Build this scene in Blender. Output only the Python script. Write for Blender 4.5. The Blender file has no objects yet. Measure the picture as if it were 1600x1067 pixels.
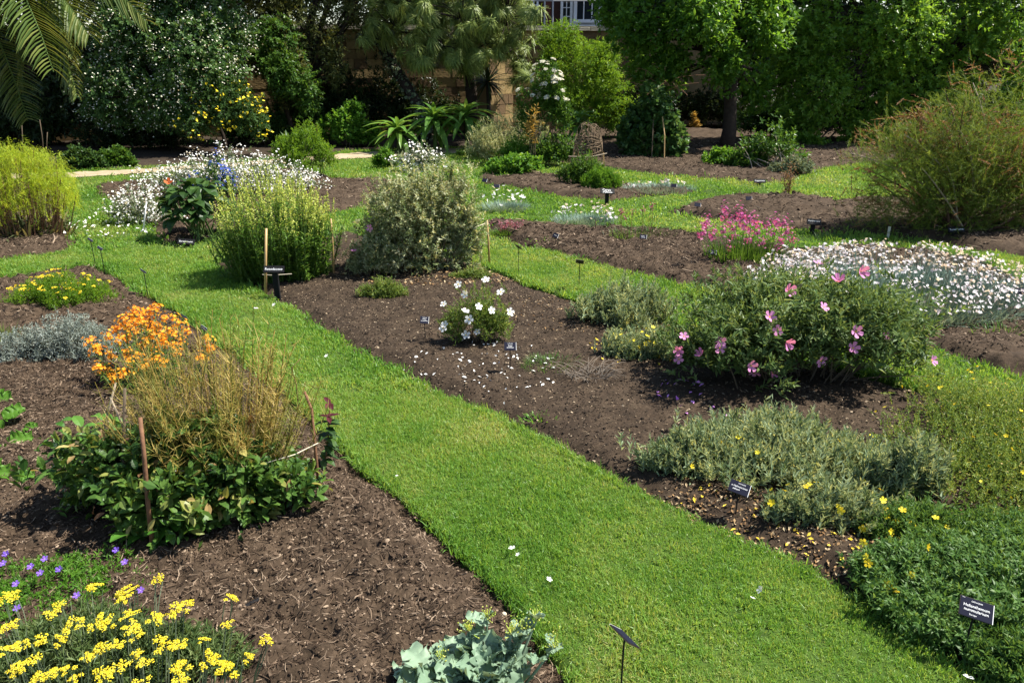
import bpy, math, random
import numpy as np
from mathutils import Matrix, Vector, Euler
R_ = math.radians
rng = np.random.default_rng(11)
random.seed(11)
S = bpy.context.scene
COL = S.collection

# ------------------------------------------------------------------ camera, sky, sun, exposure
F, CX, CY, CAMH = 1200.0, 800.0, 533.5, 2.1
TH = math.atan2(453.5, F)
cam_d = bpy.data.cameras.new('camera'); cam = bpy.data.objects.new('camera', cam_d); COL.objects.link(cam)
cam_d.sensor_width = 36.0; cam_d.lens = 36.0 * F / 1600.0
cam_d.clip_start = 0.05; cam_d.clip_end = 900
cam.location = (0, 0, CAMH); cam.rotation_euler = (math.pi / 2 - TH, 0, 0)
S.camera = cam
SUN_AZ = Vector((0.97, 0.17)).normalized(); SUN_EL = R_(57)
W = bpy.data.worlds.new('World'); S.world = W; W.use_nodes = True
nt = W.node_tree; bg = nt.nodes['Background']
sky = nt.nodes.new('ShaderNodeTexSky'); sky.sky_type = 'NISHITA'; sky.sun_disc = False
sky.sun_elevation = SUN_EL; sky.sun_rotation = math.atan2(SUN_AZ.x, SUN_AZ.y)
sky.air_density = 1.0; sky.dust_density = 0.6
nt.links.new(sky.outputs[0], bg.inputs[0]); bg.inputs[1].default_value = 0.085
sun_d = bpy.data.lights.new('sun', 'SUN'); sun_d.energy = 5.0; sun_d.angle = R_(0.53); sun_d.color = (1.0, 0.955, 0.87)
sun = bpy.data.objects.new('sun', sun_d); COL.objects.link(sun); sun.location = (20, 10, 30)
sd = Vector((SUN_AZ.x * math.cos(SUN_EL), SUN_AZ.y * math.cos(SUN_EL), math.sin(SUN_EL)))
sun.rotation_euler = sd.to_track_quat('Z', 'Y').to_euler()
S.view_settings.view_transform = 'Standard'; S.view_settings.look = 'None'
S.view_settings.exposure = 1.3; S.view_settings.gamma = 1.0
try: S.view_settings.use_curve_mapping = False
except Exception: pass
S.render.engine = 'CYCLES'
S.cycles.max_bounces = 6; S.cycles.diffuse_bounces = 3; S.cycles.transmission_bounces = 4; S.cycles.glossy_bounces = 2
S.cycles.transparent_max_bounces = 4

# ------------------------------------------------------------------ where things stand
def slope(v):
    b = (CY - v) / F
    return (-math.sin(TH) + b * math.cos(TH)) / (math.cos(TH) + b * math.sin(TH))
def depth(y, z=0.0): return y * math.cos(TH) + (CAMH - z) * math.sin(TH)
def ground(u, v):
    y = -CAMH / slope(v)
    return np.array([(u - CX) / F * depth(y), y])
def xat(u, y, z=0.0): return (u - CX) / F * depth(y, z)
def zat(y, v): return CAMH + y * slope(v)
def at(u, v, y):
    z = zat(y, v); return np.array([xat(u, y, z), y, z])
def proj(P):
    P = np.asarray(P, float)
    d = P[..., 1] * math.cos(TH) + (CAMH - P[..., 2]) * math.sin(TH)
    up = P[..., 1] * math.sin(TH) + (P[..., 2] - CAMH) * math.cos(TH)
    return CX + F * P[..., 0] / d, CY - F * up / d, d

# ------------------------------------------------------------------ noise
_tab = np.random.default_rng(5).random((256, 256))
def vnoise(x, y, s):
    x = np.asarray(x) / s + 1000.3; y = np.asarray(y) / s + 1000.7
    i = np.floor(x).astype(int); j = np.floor(y).astype(int); fx = x - i; fy = y - j
    fx = fx * fx * (3 - 2 * fx); fy = fy * fy * (3 - 2 * fy)
    a = _tab[i % 256, j % 256]; b = _tab[(i + 1) % 256, j % 256]; c = _tab[i % 256, (j + 1) % 256]; d = _tab[(i + 1) % 256, (j + 1) % 256]
    return (a * (1 - fx) + b * fx) * (1 - fy) + (c * (1 - fx) + d * fx) * fy

# ------------------------------------------------------------------ mesh accumulation (triangles only)
def nrm(a): return a / np.maximum(np.linalg.norm(a, axis=-1, keepdims=True), 1e-9)
class M:
    def __init__(s): s.V = []; s.T = []; s.A = []; s.I = []; s.n = 0
    def add(s, V, T, rnd=None, mi=0):
        V = np.asarray(V, float).reshape(-1, 3); T = np.asarray(T, int).reshape(-1, 3)
        s.V.append(V); s.T.append(T + s.n); s.n += len(V)
        s.A.append(np.full(len(V), 0.5) if rnd is None else np.broadcast_to(np.asarray(rnd, float), (len(V),)))
        s.I.append(np.full(len(T), mi)); return s
    def inst(s, tmpl, P, Y, N, Sx, Sy, Sz=None, rnd=None, mi=0):
        """copies of a template at P, its y axis along Y, its z axis towards N"""
        tv, tf = tmpl; P = np.asarray(P, float).reshape(-1, 3); n = len(P)
        if n == 0: return s
        Y = nrm(np.broadcast_to(np.asarray(Y, float), (n, 3))); N = np.broadcast_to(np.asarray(N, float), (n, 3))
        X = np.cross(Y, N); bad = np.linalg.norm(X, axis=1) < 1e-4; X[bad] = np.cross(Y[bad], [0.3, 0.9, 0.1]); X = nrm(X); Z = np.cross(X, Y)
        Sx = np.broadcast_to(Sx, (n,)); Sy = np.broadcast_to(Sy, (n,)); Sz = Sy if Sz is None else np.broadcast_to(Sz, (n,))
        V = (P[:, None] + tv[None, :, 0, None] * (X * Sx[:, None])[:, None] + tv[None, :, 1, None] * (Y * Sy[:, None])[:, None]
             + tv[None, :, 2, None] * (Z * Sz[:, None])[:, None])
        T = tf[None] + (np.arange(n) * len(tv))[:, None, None]
        if rnd is None: rnd = rng.random(n)
        s.add(V.reshape(-1, 3), T.reshape(-1, 3), np.repeat(np.broadcast_to(rnd, (n,)), len(tv)), mi); return s
    def tube(s, P, r, sides=5, rnd=None, mi=0, cap=True):
        """P (n, k, 3) polylines, r (n, k) or (k,) radii"""
        P = np.asarray(P, float)
        if P.ndim == 2: P = P[None]
        n, k, _ = P.shape; r = np.broadcast_to(np.asarray(r, float), (n, k))
        D = nrm(np.gradient(P, axis=1)); ref = np.where(np.abs(D[..., 2:3]) > .9, [1., 0, 0], [0, 0, 1.]); X = nrm(np.cross(D, ref)); Y = np.cross(D, X)
        a = np.arange(sides) * 2 * np.pi / sides
        V = P[:, :, None] + r[..., None, None] * (np.cos(a)[:, None] * X[:, :, None] + np.sin(a)[:, None] * Y[:, :, None])
        q = []
        for i in range(k - 1):
            for j in range(sides):
                a0 = i * sides + j; a1 = i * sides + (j + 1) % sides; q += [(a0, a1, a1 + sides), (a0, a1 + sides, a0 + sides)]
        if cap:
            for j in range(1, sides - 1): q += [(0, j + 1, j), ((k - 1) * sides, (k - 1) * sides + j, (k - 1) * sides + j + 1)]
        q = np.array(q); T = q[None] + (np.arange(n) * k * sides)[:, None, None]
        if rnd is None: rnd = rng.random(n)
        s.add(V.reshape(-1, 3), T.reshape(-1, 3), np.repeat(np.broadcast_to(rnd, (n,)), k * sides), mi); return s
    def ribbon(s, P, D, L, Wd, bend, prof, N=(0, 0, 1), fold=0.0, rnd=None, mi=0, g=(0, 0, -1)):
        """blades: start P, direction D, length L, width Wd, bending towards g; prof = widths along it"""
        P = np.asarray(P, float).reshape(-1, 3); n = len(P); D = nrm(np.broadcast_to(np.asarray(D, float), (n, 3))); k = len(prof)
        L = np.broadcast_to(L, (n,)); Wd = np.broadcast_to(Wd, (n,)); bend = np.broadcast_to(bend, (n,))
        t = np.linspace(0, 1, k); c = P[:, None] + D[:, None] * (L[:, None] * t)[..., None] + np.asarray(g)[None, None] * (bend[:, None] * L[:, None] * t ** 2)[..., None]
        tan = nrm(np.gradient(c, axis=1)); X = np.cross(tan, np.broadcast_to(np.asarray(N, float), (n, 3))[:, None]); 
        bad = np.linalg.norm(X, axis=-1) < 1e-3; X[bad] = [1, 0, 0]; X = nrm(X); Z = np.cross(X, tan)
        w = .5 * Wd[:, None] * np.asarray(prof)[None]
        l = c - X * w[..., None] + Z * (w * fold)[..., None]; r = c + X * w[..., None] + Z * (w * fold)[..., None]
        if fold: V = np.stack([l, c, r], 2).reshape(n, -1, 3); m = 3
        else: V = np.stack([l, r], 2).reshape(n, -1, 3); m = 2
        q = []
        for i in range(k - 1):
            for j in range(m - 1):
                a = i * m + j; q += [(a, a + 1, a + m + 1), (a, a + m + 1, a + m)]
        q = np.array(q); T = q[None] + (np.arange(n) * k * m)[:, None, None]
        if rnd is None: rnd = rng.random(n)
        s.add(V.reshape(-1, 3), T.reshape(-1, 3), np.repeat(np.broadcast_to(rnd, (n,)), k * m), mi); return s
    def box(s, c, d, rot=None, jit=0.0, mi=0, rnd=None):
        v = np.array([[x, y, z] for x in (-.5, .5) for y in (-.5, .5) for z in (-.5, .5)]) * d
        if jit: v = v + rng.uniform(-jit, jit, v.shape)
        if rot is not None: v = v @ np.array(rot).T
        f = [(0, 1, 3), (0, 3, 2), (4, 6, 7), (4, 7, 5), (0, 4, 5), (0, 5, 1), (2, 3, 7), (2, 7, 6), (0, 2, 6), (0, 6, 4), (1, 5, 7), (1, 7, 3)]
        s.add(v + np.asarray(c), f, rnd, mi); return s
    def mesh(s, name, mats, smooth=False):
        V = np.concatenate(s.V).astype(np.float32); T = np.concatenate(s.T).astype(np.int32); A = np.concatenate(s.A).astype(np.float32); I = np.concatenate(s.I).astype(np.int32)
        me = bpy.data.meshes.new(name); me.vertices.add(len(V)); me.vertices.foreach_set('co', V.ravel())
        me.loops.add(T.size); me.loops.foreach_set('vertex_index', T.ravel())
        me.polygons.add(len(T)); me.polygons.foreach_set('loop_start', np.arange(0, T.size, 3, dtype=np.int32))
        me.attributes.new('rnd', 'FLOAT', 'POINT').data.foreach_set('value', A)
        for m in (mats if isinstance(mats, (list, tuple)) else [mats]): me.materials.append(m)
        me.polygons.foreach_set('material_index', I)
        me.polygons.foreach_set('use_smooth', np.full(len(T), bool(smooth)))
        me.update(calc_edges=True); return me
def link(name, data, parent=None, loc=None, kind=None):
    o = bpy.data.objects.new(name, data); COL.objects.link(o)
    if parent is not None: o.parent = parent
    if loc is not None: o.location = loc
    if kind: o['kind'] = kind
    return o
def obj(name, m, mats, parent=None, loc=None, kind=None, smooth=False):
    return link(name, m.mesh(name, mats, smooth), parent, loc, kind)
def tag(o, label, cat, group=None):
    o['label'] = label; o['category'] = cat
    if group: o['group'] = group
    return o
def thing(name, label, cat, loc, group=None, rz=0):
    o = link(name, None, None, tuple(loc)); o.rotation_euler = (0, 0, rz); o.empty_display_size = .1
    return tag(o, label, cat, group)

# ------------------------------------------------------------------ leaf templates
T_LEAF = (np.array([[0, 0, 0], [-.5, .42, .06], [0, 1, -.12], [.5, .42, .06]]), np.array([[0, 3, 2], [0, 2, 1]]))
T_LEAF4 = (np.array([[0, 0, 0], [-.5, .4, .07], [0, .5, .03], [.5, .4, .07], [0, 1, -.22]]), np.array([[0, 3, 2], [2, 3, 4], [0, 2, 1], [2, 4, 1]]))
T_ROUND = (np.array([[0, 0, 0], [-.42, .28, .07], [-.45, .68, .04], [0, 1, -.1], [.45, .68, .04], [.42, .28, .07], [0, .5, 0]]),
           np.array([[6, 0, 5], [6, 5, 4], [6, 4, 3], [6, 3, 2], [6, 2, 1], [6, 1, 0]]))
T_OVAL = (np.array([[0, 0, 0], [-.34, .22, .07], [-.5, .5, .09], [-.32, .8, .02], [0, 1, -.14], [.32, .8, .02], [.5, .5, .09], [.34, .22, .07], [0, .35, .0], [0, .7, -.02]]),
          np.array([[0, 7, 8], [7, 6, 8], [6, 9, 8], [6, 5, 9], [5, 4, 9], [0, 8, 1], [1, 8, 2], [2, 8, 9], [2, 9, 3], [3, 9, 4]]))
T_NEEDLE = (np.array([[-.5, 0, 0], [.5, 0, 0], [0, 1, 0]]), np.array([[0, 1, 2]]))
T_DIAM = (np.array([[0, -.5, 0], [.5, 0, .08], [0, .5, 0], [-.5, 0, .08]]), np.array([[0, 1, 2], [0, 2, 3]]))
def t_flower(n=5, cup=.25, inner=.12):
    V = [[0, 0, 0]]; T = []
    for i in range(n):
        a = 2 * np.pi * i / n; w = np.pi / n * 1.05
        for r, da, z in ((.55, -w * .85, cup * .35), (1.0, -w * .55, cup), (1.08, 0, cup * 1.05), (1.0, w * .55, cup), (.55, w * .85, cup * .35)):
            V.append([r * .5 * np.cos(a + da), r * .5 * np.sin(a + da), z * .5])
        b = 1 + 5 * i; T += [(0, b, b + 1), (0, b + 1, b + 2), (0, b + 2, b + 3), (0, b + 3, b + 4)]
    return np.array(V), np.array(T)
T_FLOWER = t_flower()
def t_blob():
    a = np.arange(5) * 2 * np.pi / 5
    V = [[0, 0, .5]] + [[.5 * np.cos(x), .5 * np.sin(x), .05] for x in a] + [[0, 0, -.4]]
    T = [(0, 1 + i, 1 + (i + 1) % 5) for i in range(5)] + [(6, 1 + (i + 1) % 5, 1 + i) for i in range(5)]
    return np.array(V), np.array(T)
T_BLOB = t_blob()

# ------------------------------------------------------------------ materials
MATS = {}
def _ramp(t, cols, fac):
    r = t.nodes.new('ShaderNodeValToRGB'); e = r.color_ramp.elements
    n = len(cols); e[0].position = 0; e[0].color = (*cols[0], 1); e[1].position = 1; e[1].color = (*cols[-1], 1)
    for i in range(1, n - 1):
        el = e.new(i / (n - 1)); el.color = (*cols[i], 1)
    t.links.new(fac, r.inputs[0]); return r.outputs[0]
def leafmat(name, cols, tr=0.35, rough=0.5, spec=0.22, boost=1.7, attr='rnd', atype='GEOMETRY', noise=0.0, hue=0.0):
    if name in MATS: return MATS[name]
    m = bpy.data.materials.new(name); m.use_nodes = True; t = m.node_tree; p = t.nodes['Principled BSDF']; out = t.nodes['Material Output']
    a = t.nodes.new('ShaderNodeAttribute'); a.attribute_name = attr; a.attribute_type = atype
    c = _ramp(t, cols, a.outputs['Fac'])
    t.links.new(c, p.inputs['Base Color']); p.inputs['Roughness'].default_value = rough; p.inputs['Specular IOR Level'].default_value = min(spec, .25)
    if tr > 0:
        b = t.nodes.new('ShaderNodeBsdfTranslucent'); mu = t.nodes.new('ShaderNodeVectorMath'); mu.operation = 'MULTIPLY'
        mu.inputs[1].default_value = (boost * 1.25, boost, boost * .6); t.links.new(c, mu.inputs[0]); t.links.new(mu.outputs[0], b.inputs[0])
        mx = t.nodes.new('ShaderNodeMixShader'); mx.inputs[0].default_value = tr
        t.links.new(p.outputs[0], mx.inputs[1]); t.links.new(b.outputs[0], mx.inputs[2]); t.links.new(mx.outputs[0], out.inputs[0])
    MATS[name] = m; return m
def solid(name, col, rough=.6, spec=.3, var=.25, scale=8.0, bump=0.0, metal=0.0):
    if name in MATS: return MATS[name]
    m = bpy.data.materials.new(name); m.use_nodes = True; t = m.node_tree; p = t.nodes['Principled BSDF']
    tc = t.nodes.new('ShaderNodeTexCoord'); n = t.nodes.new('ShaderNodeTexNoise'); n.inputs['Scale'].default_value = scale; n.inputs['Detail'].default_value = 6
    t.links.new(tc.outputs['Object'], n.inputs['Vector'])
    c = _ramp(t, [tuple(x * (1 - var) for x in col), col, tuple(min(1, x * (1 + var)) for x in col)], n.outputs['Fac'])
    t.links.new(c, p.inputs['Base Color']); p.inputs['Roughness'].default_value = rough; p.inputs['Specular IOR Level'].default_value = spec; p.inputs['Metallic'].default_value = metal
    if bump:
        b = t.nodes.new('ShaderNodeBump'); b.inputs['Strength'].default_value = bump; b.inputs['Distance'].default_value = .02
        t.links.new(n.outputs['Fac'], b.inputs['Height']); t.links.new(b.outputs[0], p.inputs['Normal'])
    MATS[name] = m; return m
def earth(name, c0, c1, c2, s1=60., s2=6.):
    m = bpy.data.materials.new(name); m.use_nodes = True; t = m.node_tree; p = t.nodes['Principled BSDF']
    tc = t.nodes.new('ShaderNodeTexCoord')
    n1 = t.nodes.new('ShaderNodeTexNoise'); n1.inputs['Scale'].default_value = s1; n1.inputs['Detail'].default_value = 8; n1.inputs['Roughness'].default_value = .75
    n2 = t.nodes.new('ShaderNodeTexNoise'); n2.inputs['Scale'].default_value = s2; n2.inputs['Detail'].default_value = 5
    t.links.new(tc.outputs['Object'], n1.inputs[0]); t.links.new(tc.outputs['Object'], n2.inputs[0])
    mx = t.nodes.new('ShaderNodeMath'); mx.operation = 'MULTIPLY_ADD'; mx.inputs[1].default_value = .35; t.links.new(n2.outputs[0], mx.inputs[0])
    m2 = t.nodes.new('ShaderNodeMath'); m2.operation = 'MULTIPLY'; m2.inputs[1].default_value = .65; t.links.new(n1.outputs[0], m2.inputs[0]); t.links.new(m2.outputs[0], mx.inputs[2])
    r = t.nodes.new('ShaderNodeValToRGB'); e = r.color_ramp.elements; e[0].position = .34; e[0].color = (*c0, 1); e[1].position = .72; e[1].color = (*c2, 1); k = e.new(.52); k.color = (*c1, 1)
    t.links.new(mx.outputs[0], r.inputs[0]); t.links.new(r.outputs[0], p.inputs['Base Color']); p.inputs['Roughness'].default_value = .95; p.inputs['Specular IOR Level'].default_value = .15
    b = t.nodes.new('ShaderNodeBump'); b.inputs['Strength'].default_value = .7; b.inputs['Distance'].default_value = .01
    t.links.new(n1.outputs[0], b.inputs['Height']); t.links.new(b.outputs[0], p.inputs['Normal'])
    MATS[name] = m; return m
G = {}
G['soil'] = earth('dark_soil', (.016, .011, .007), (.040, .027, .017), (.105, .075, .048))
G['mulch'] = earth('mulch', (.018, .012, .007), (.052, .035, .022), (.125, .088, .058), 45.)
G['shade_soil'] = earth('border_soil', (.016, .012, .008), (.034, .024, .016), (.08, .06, .04), 20., 3.)
G['turf'] = earth('turf_base', (.022, .040, .008), (.045, .080, .012), (.075, .12, .02), 30., 2.)
G['gravel'] = earth('gravel', (.20, .15, .09), (.33, .26, .17), (.48, .40, .29), 25., 3.)
G['bark'] = solid('bark', (.034, .026, .020), .9, .1, .5, 14., .8)
G['twig'] = solid('twig', (.10, .075, .05), .85, .15, .4, 30.)
G['pale_twig'] = solid('pale_twig', (.30, .24, .17), .8, .2, .35, 30.)
G['bamboo'] = solid('bamboo', (.42, .27, .11), .5, .4, .25, 12.)
G['brown_stick'] = solid('brown_stick', (.15, .075, .04), .75, .2, .45, 25., .4)
G['green_stem'] = solid('green_stem', (.07, .12, .025), .6, .3, .3, 20.)
G['black'] = solid('black_metal', (.009, .009, .010), .7, .15, .2, 10.)
G['navy'] = solid('navy_plate', (.007, .008, .020), .75, .12, .15, 6.)
G['platback'] = solid('plate_back', (.045, .032, .024), .6, .3, .3, 10.)
G['white'] = solid('white_paint', (.78, .78, .76), .5, .4, .05, 4.)
G['twine'] = solid('twine', (.5, .44, .33), .9, .1, .2, 60.)

# ------------------------------------------------------------------ scatter node group: template pieces and points live in the one mesh
def scatter_group():
    g = bpy.data.node_groups.new('scatter', 'GeometryNodeTree')
    g.interface.new_socket('Geometry', in_out='INPUT', socket_type='NodeSocketGeometry'); g.interface.new_socket('Geometry', in_out='OUTPUT', socket_type='NodeSocketGeometry')
    N = g.nodes; L = g.links; i = N.new('NodeGroupInput'); o = N.new('NodeGroupOutput')
    def na(n, ty):
        a = N.new('GeometryNodeInputNamedAttribute'); a.data_type = ty; a.inputs[0].default_value = n
        return next(x for x in a.outputs if x.enabled and x.name == 'Attribute')
    tm = na('tmpl', 'INT'); cmp_ = N.new('FunctionNodeCompare'); cmp_.data_type = 'INT'; cmp_.operation = 'GREATER_EQUAL'
    L.new(tm, next(x for x in cmp_.inputs if x.enabled and x.name == 'A')); next(x for x in cmp_.inputs if x.enabled and x.name == 'B').default_value = 0
    sp = N.new('GeometryNodeSeparateGeometry'); sp.domain = 'POINT'; L.new(i.outputs[0], sp.inputs[0]); L.new(cmp_.outputs[0], sp.inputs[1])
    si = N.new('GeometryNodeSplitToInstances'); si.domain = 'POINT'; L.new(sp.outputs[0], si.inputs[0]); L.new(tm, si.inputs['Group ID'])
    ip = N.new('GeometryNodeInstanceOnPoints'); L.new(sp.outputs[1], ip.inputs['Points']); L.new(si.outputs[0], ip.inputs['Instance'])
    ip.inputs['Pick Instance'].default_value = True; L.new(na('idx', 'INT'), ip.inputs['Instance Index'])
    L.new(na('rot', 'FLOAT_VECTOR'), ip.inputs['Rotation']); L.new(na('scl', 'FLOAT_VECTOR'), ip.inputs['Scale']); L.new(ip.outputs[0], o.inputs[0])
    return g
SCAT = scatter_group()
def scatter(name, templates, P, rot, scl, irnd, mats, parent=None):
    """templates: list of M; P (n,3), rot euler (n,3), scl (n,3), irnd (n)"""
    m = M(); tid = []
    for k, t in enumerate(templates):
        m.add(np.concatenate(t.V), np.concatenate(t.T), np.concatenate(t.A)); m.I[-1] = np.concatenate(t.I); tid.append(np.full(t.n, k))
    nt_ = m.n; n = len(P)
    me0 = m.mesh(name + '_t', mats)
    me = bpy.data.meshes.new(name); co = np.zeros((nt_ + n, 3), np.float32); tmp = np.zeros(nt_ * 3, np.float32); me0.vertices.foreach_get('co', tmp)
    co[:nt_] = tmp.reshape(-1, 3); co[nt_:] = P
    me.vertices.add(nt_ + n); me.vertices.foreach_set('co', co.ravel())
    nl = len(me0.loops); lv = np.zeros(nl, np.int32); me0.loops.foreach_get('vertex_index', lv); me.loops.add(nl); me.loops.foreach_set('vertex_index', lv)
    npol = len(me0.polygons); me.polygons.add(npol); me.polygons.foreach_set('loop_start', np.arange(0, nl, 3, dtype=np.int32))
    mi = np.zeros(npol, np.int32); me0.polygons.foreach_get('material_index', mi); 
    for x in me0.materials: me.materials.append(x)
    me.polygons.foreach_set('material_index', mi); me.polygons.foreach_set('use_smooth', np.zeros(npol, bool))
    def full(head, tail, w=None):
        return np.concatenate([head, tail])
    r0 = np.zeros(nt_, np.float32); me0.attributes['rnd'].data.foreach_get('value', r0)
    me.attributes.new('rnd', 'FLOAT', 'POINT').data.foreach_set('value', np.concatenate([r0, np.zeros(n, np.float32)]))
    me.attributes.new('tmpl', 'INT', 'POINT').data.foreach_set('value', np.concatenate([np.concatenate(tid), np.full(n, -1)]).astype(np.int32))
    me.attributes.new('idx', 'INT', 'POINT').data.foreach_set('value', np.concatenate([np.zeros(nt_), rng.integers(0, len(templates), n)]).astype(np.int32))
    me.attributes.new('rot', 'FLOAT_VECTOR', 'POINT').data.foreach_set('vector', np.concatenate([np.zeros((nt_, 3)), rot]).astype(np.float32).ravel())
    me.attributes.new('scl', 'FLOAT_VECTOR', 'POINT').data.foreach_set('vector', np.concatenate([np.ones((nt_, 3)), scl]).astype(np.float32).ravel())
    me.attributes.new('irnd', 'FLOAT', 'POINT').data.foreach_set('value', np.concatenate([np.zeros(nt_), irnd]).astype(np.float32))
    me.update(calc_edges=True); bpy.data.meshes.remove(me0)
    o = link(name, me, parent, None, 'stuff'); md = o.modifiers.new('scatter', 'NODES'); md.node_group = SCAT
    return o

# ------------------------------------------------------------------ the ground plan (points read off the photograph, laid on the ground)
def poly(pts): return np.array([ground(*p) for p in pts])
BED = {
 'A': poly([(1000, 1200), (905, 1067), (885, 1035), (840, 985), (790, 930), (740, 880), (690, 835), (650, 795), (610, 760), (575, 728), (540, 700), (480, 640), (410, 580), (330, 520), (290, 490), (250, 468), (215, 448), (185, 428), (150, 414), (80, 420), (0, 432), (-300, 450), (-900, 600), (-900, 1200)]),
 'B': poly([(-300, 430), (0, 405), (95, 397), (118, 390), (122, 378), (112, 362), (108, 340), (112, 315), (110, 300), (60, 285), (-300, 290)]),
 'C': poly([(140, 289), (155, 305), (195, 328), (232, 352), (255, 378), (300, 380), (345, 374), (450, 348), (545, 326), (600, 318), (700, 302), (745, 292), (720, 281), (640, 284), (600, 278), (530, 277), (470, 262), (400, 266), (290, 276), (190, 284)]),
 'D': poly([(322, 410), (420, 464), (500, 512), (560, 549), (640, 594), (700, 622), (780, 654), (860, 693), (930, 735), (1000, 772), (1080, 805), (1150, 835), (1210, 865), (1290, 905), (1370, 953), (1440, 998), (1500, 1040), (1560, 1090), (1900, 1250), (2300, 900), (1900, 730), (1450, 605), (1200, 545), (1060, 503), (960, 480), (893, 462), (850, 449), (800, 430), (770, 418), (640, 382), (545, 356), (430, 384)]),
 'E': poly([(742, 345), (772, 367), (818, 385), (878, 399), (912, 407), (940, 416), (1010, 431), (1081, 448), (1200, 482), (1350, 522), (1500, 562), (1750, 640), (2000, 640), (1800, 490), (1600, 440), (1540, 408), (1450, 388), (1330, 382), (1260, 388), (1180, 377), (1100, 363), (1020, 357), (930, 356), (850, 350), (790, 344)]),
 'F': poly([(735, 273), (760, 288), (810, 297), (854, 304), (919, 312), (960, 314), (1010, 306), (1110, 301), (1060, 291), (990, 288), (950, 284), (900, 277), (840, 271), (790, 276)]),
 'G': poly([(1037, 329), (1060, 338), (1120, 345), (1180, 352), (1265, 361), (1357, 368), (1440, 375), (1481, 382), (1523, 393), (1594, 401), (1900, 470), (2000, 380), (1800, 345), (1600, 326), (1500, 318), (1380, 314), (1300, 312), (1230, 310), (1177, 304), (1125, 307), (1090, 316)]),
 'H': poly([(862, 250), (900, 260), (950, 263), (1024, 273), (1109, 280), (1187, 287), (1240, 282), (1270, 268), (1300, 261), (1400, 252), (1700, 245), (2300, 250), (2300, 170), (860, 190), (840, 236)]),
 'J': poly([(-900, 300), (-300, 278), (100, 267), (180, 264), (350, 253), (560, 236), (740, 229), (840, 227), (860, 160), (-1500, 160)]),
}
BEDK = {  # mound, clod height, clod size, material
 'A': (.05, .050, .085, 'mulch'), 'B': (.05, .03, .07, 'mulch'), 'C': (.04, .03, .07, 'mulch'), 'D': (.025, .016, .045, 'soil'), 'E': (.06, .05, .10, 'mulch'),
 'F': (.06, .04, .1, 'mulch'), 'G': (.10, .05, .11, 'mulch'), 'H': (.08, .05, .11, 'mulch'), 'J': (.05, .05, .2, 'shade_soil')}
PATH = poly([(-300, 290), (100, 279), (180, 275), (350, 263), (560, 248), (740, 238.5), (840, 236), (845, 228), (740, 231), (560, 239), (350, 256), (180, 267), (100, 270), (-300, 281)])
def sdist(XY, P):
    """signed distance to a polygon, negative inside"""
    d = np.full(len(XY), 1e9); ins = np.zeros(len(XY), bool); n = len(P); x, y = XY[:, 0], XY[:, 1]
    for i in range(n):
        a, b = P[i], P[(i + 1) % n]; e = b - a; w = XY - a
        t = np.clip((w @ e) / max(e @ e, 1e-12), 0, 1); q = w - t[:, None] * e; d = np.minimum(d, (q * q).sum(1))
        c = (a[1] > y) != (b[1] > y)
        if abs(b[1] - a[1]) > 1e-12: ins ^= c & (x < (b[0] - a[0]) * (y - a[1]) / (b[1] - a[1]) + a[0])
    d = np.sqrt(d); d[ins] *= -1; return d
def wob(XY): return .035 * (vnoise(XY[:, 0], XY[:, 1], .35) - .5) + .02 * (vnoise(XY[:, 0] + 9, XY[:, 1], .1) - .5)
def bed_z(k, XY, sdv):
    mo, ch, cs, _ = BEDK[k]; x, y = XY[:, 0], XY[:, 1]
    n = vnoise(x, y, cs) * .5 + vnoise(x + 3, y, cs * .45) * .3 + vnoise(x, y + 7, cs * .22) * .2
    big = vnoise(x + 40, y + 11, .6)
    t = np.clip(-sdv / .22, 0, 1)
    return -.05 + (.05 + mo * (.5 + big)) * t * t * (3 - 2 * t) * .9 + ch * (n - .5) * 2.0
def in_view(XY, mar=.35):
    d = depth(XY[:, 1]); return (np.abs(XY[:, 0]) < (800 / 1200 + .12) * d + mar) & (XY[:, 1] > 1.75)
def grid_mesh(name, x0, x1, y0, y1, st, zf, keep, mat, kind, smooth=True, parts=None):
    xs = np.arange(x0, x1 + st, st); ys = np.arange(y0, y1 + st, st); nx, ny = len(xs), len(ys)
    X, Y = np.meshgrid(xs, ys); XY = np.stack([X.ravel(), Y.ravel()], 1)
    XY += (rng.random(XY.shape) - .5) * st * .5
    k = keep(XY); z = zf(XY); idx = np.arange(nx * ny).reshape(ny, nx)
    a, b, c, d = idx[:-1, :-1].ravel(), idx[:-1, 1:].ravel(), idx[1:, 1:].ravel(), idx[1:, :-1].ravel()
    ok = k[a] & k[b] & k[c] & k[d]; a, b, c, d = a[ok], b[ok], c[ok], d[ok]
    T = np.concatenate([np.stack([a, b, c], 1), np.stack([a, c, d], 1)]); used = np.unique(T); re = np.zeros(nx * ny, int); re[used] = np.arange(len(used))
    V = np.concatenate([XY[used], z[used, None]], 1); m = M(); m.add(V, re[T])
    return m
def bed_sd(XY, names=None):
    d = np.full(len(XY), 9.0)
    for k in (names or BED):
        P = BED[k]; lo = P.min(0) - .5; hi = P.max(0) + .5
        s = ((XY > lo) & (XY < hi)).all(1)
        if s.any(): d[s] = np.minimum(d[s], sdist(XY[s], P))
    return d
ground_o = obj('ground', M().add([[-300, -60, -.16], [300, -60, -.16], [300, 500, -.16], [-300, 500, -.16]], [(0, 1, 2), (0, 2, 3)]), G['shade_soil'], kind='structure')
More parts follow.
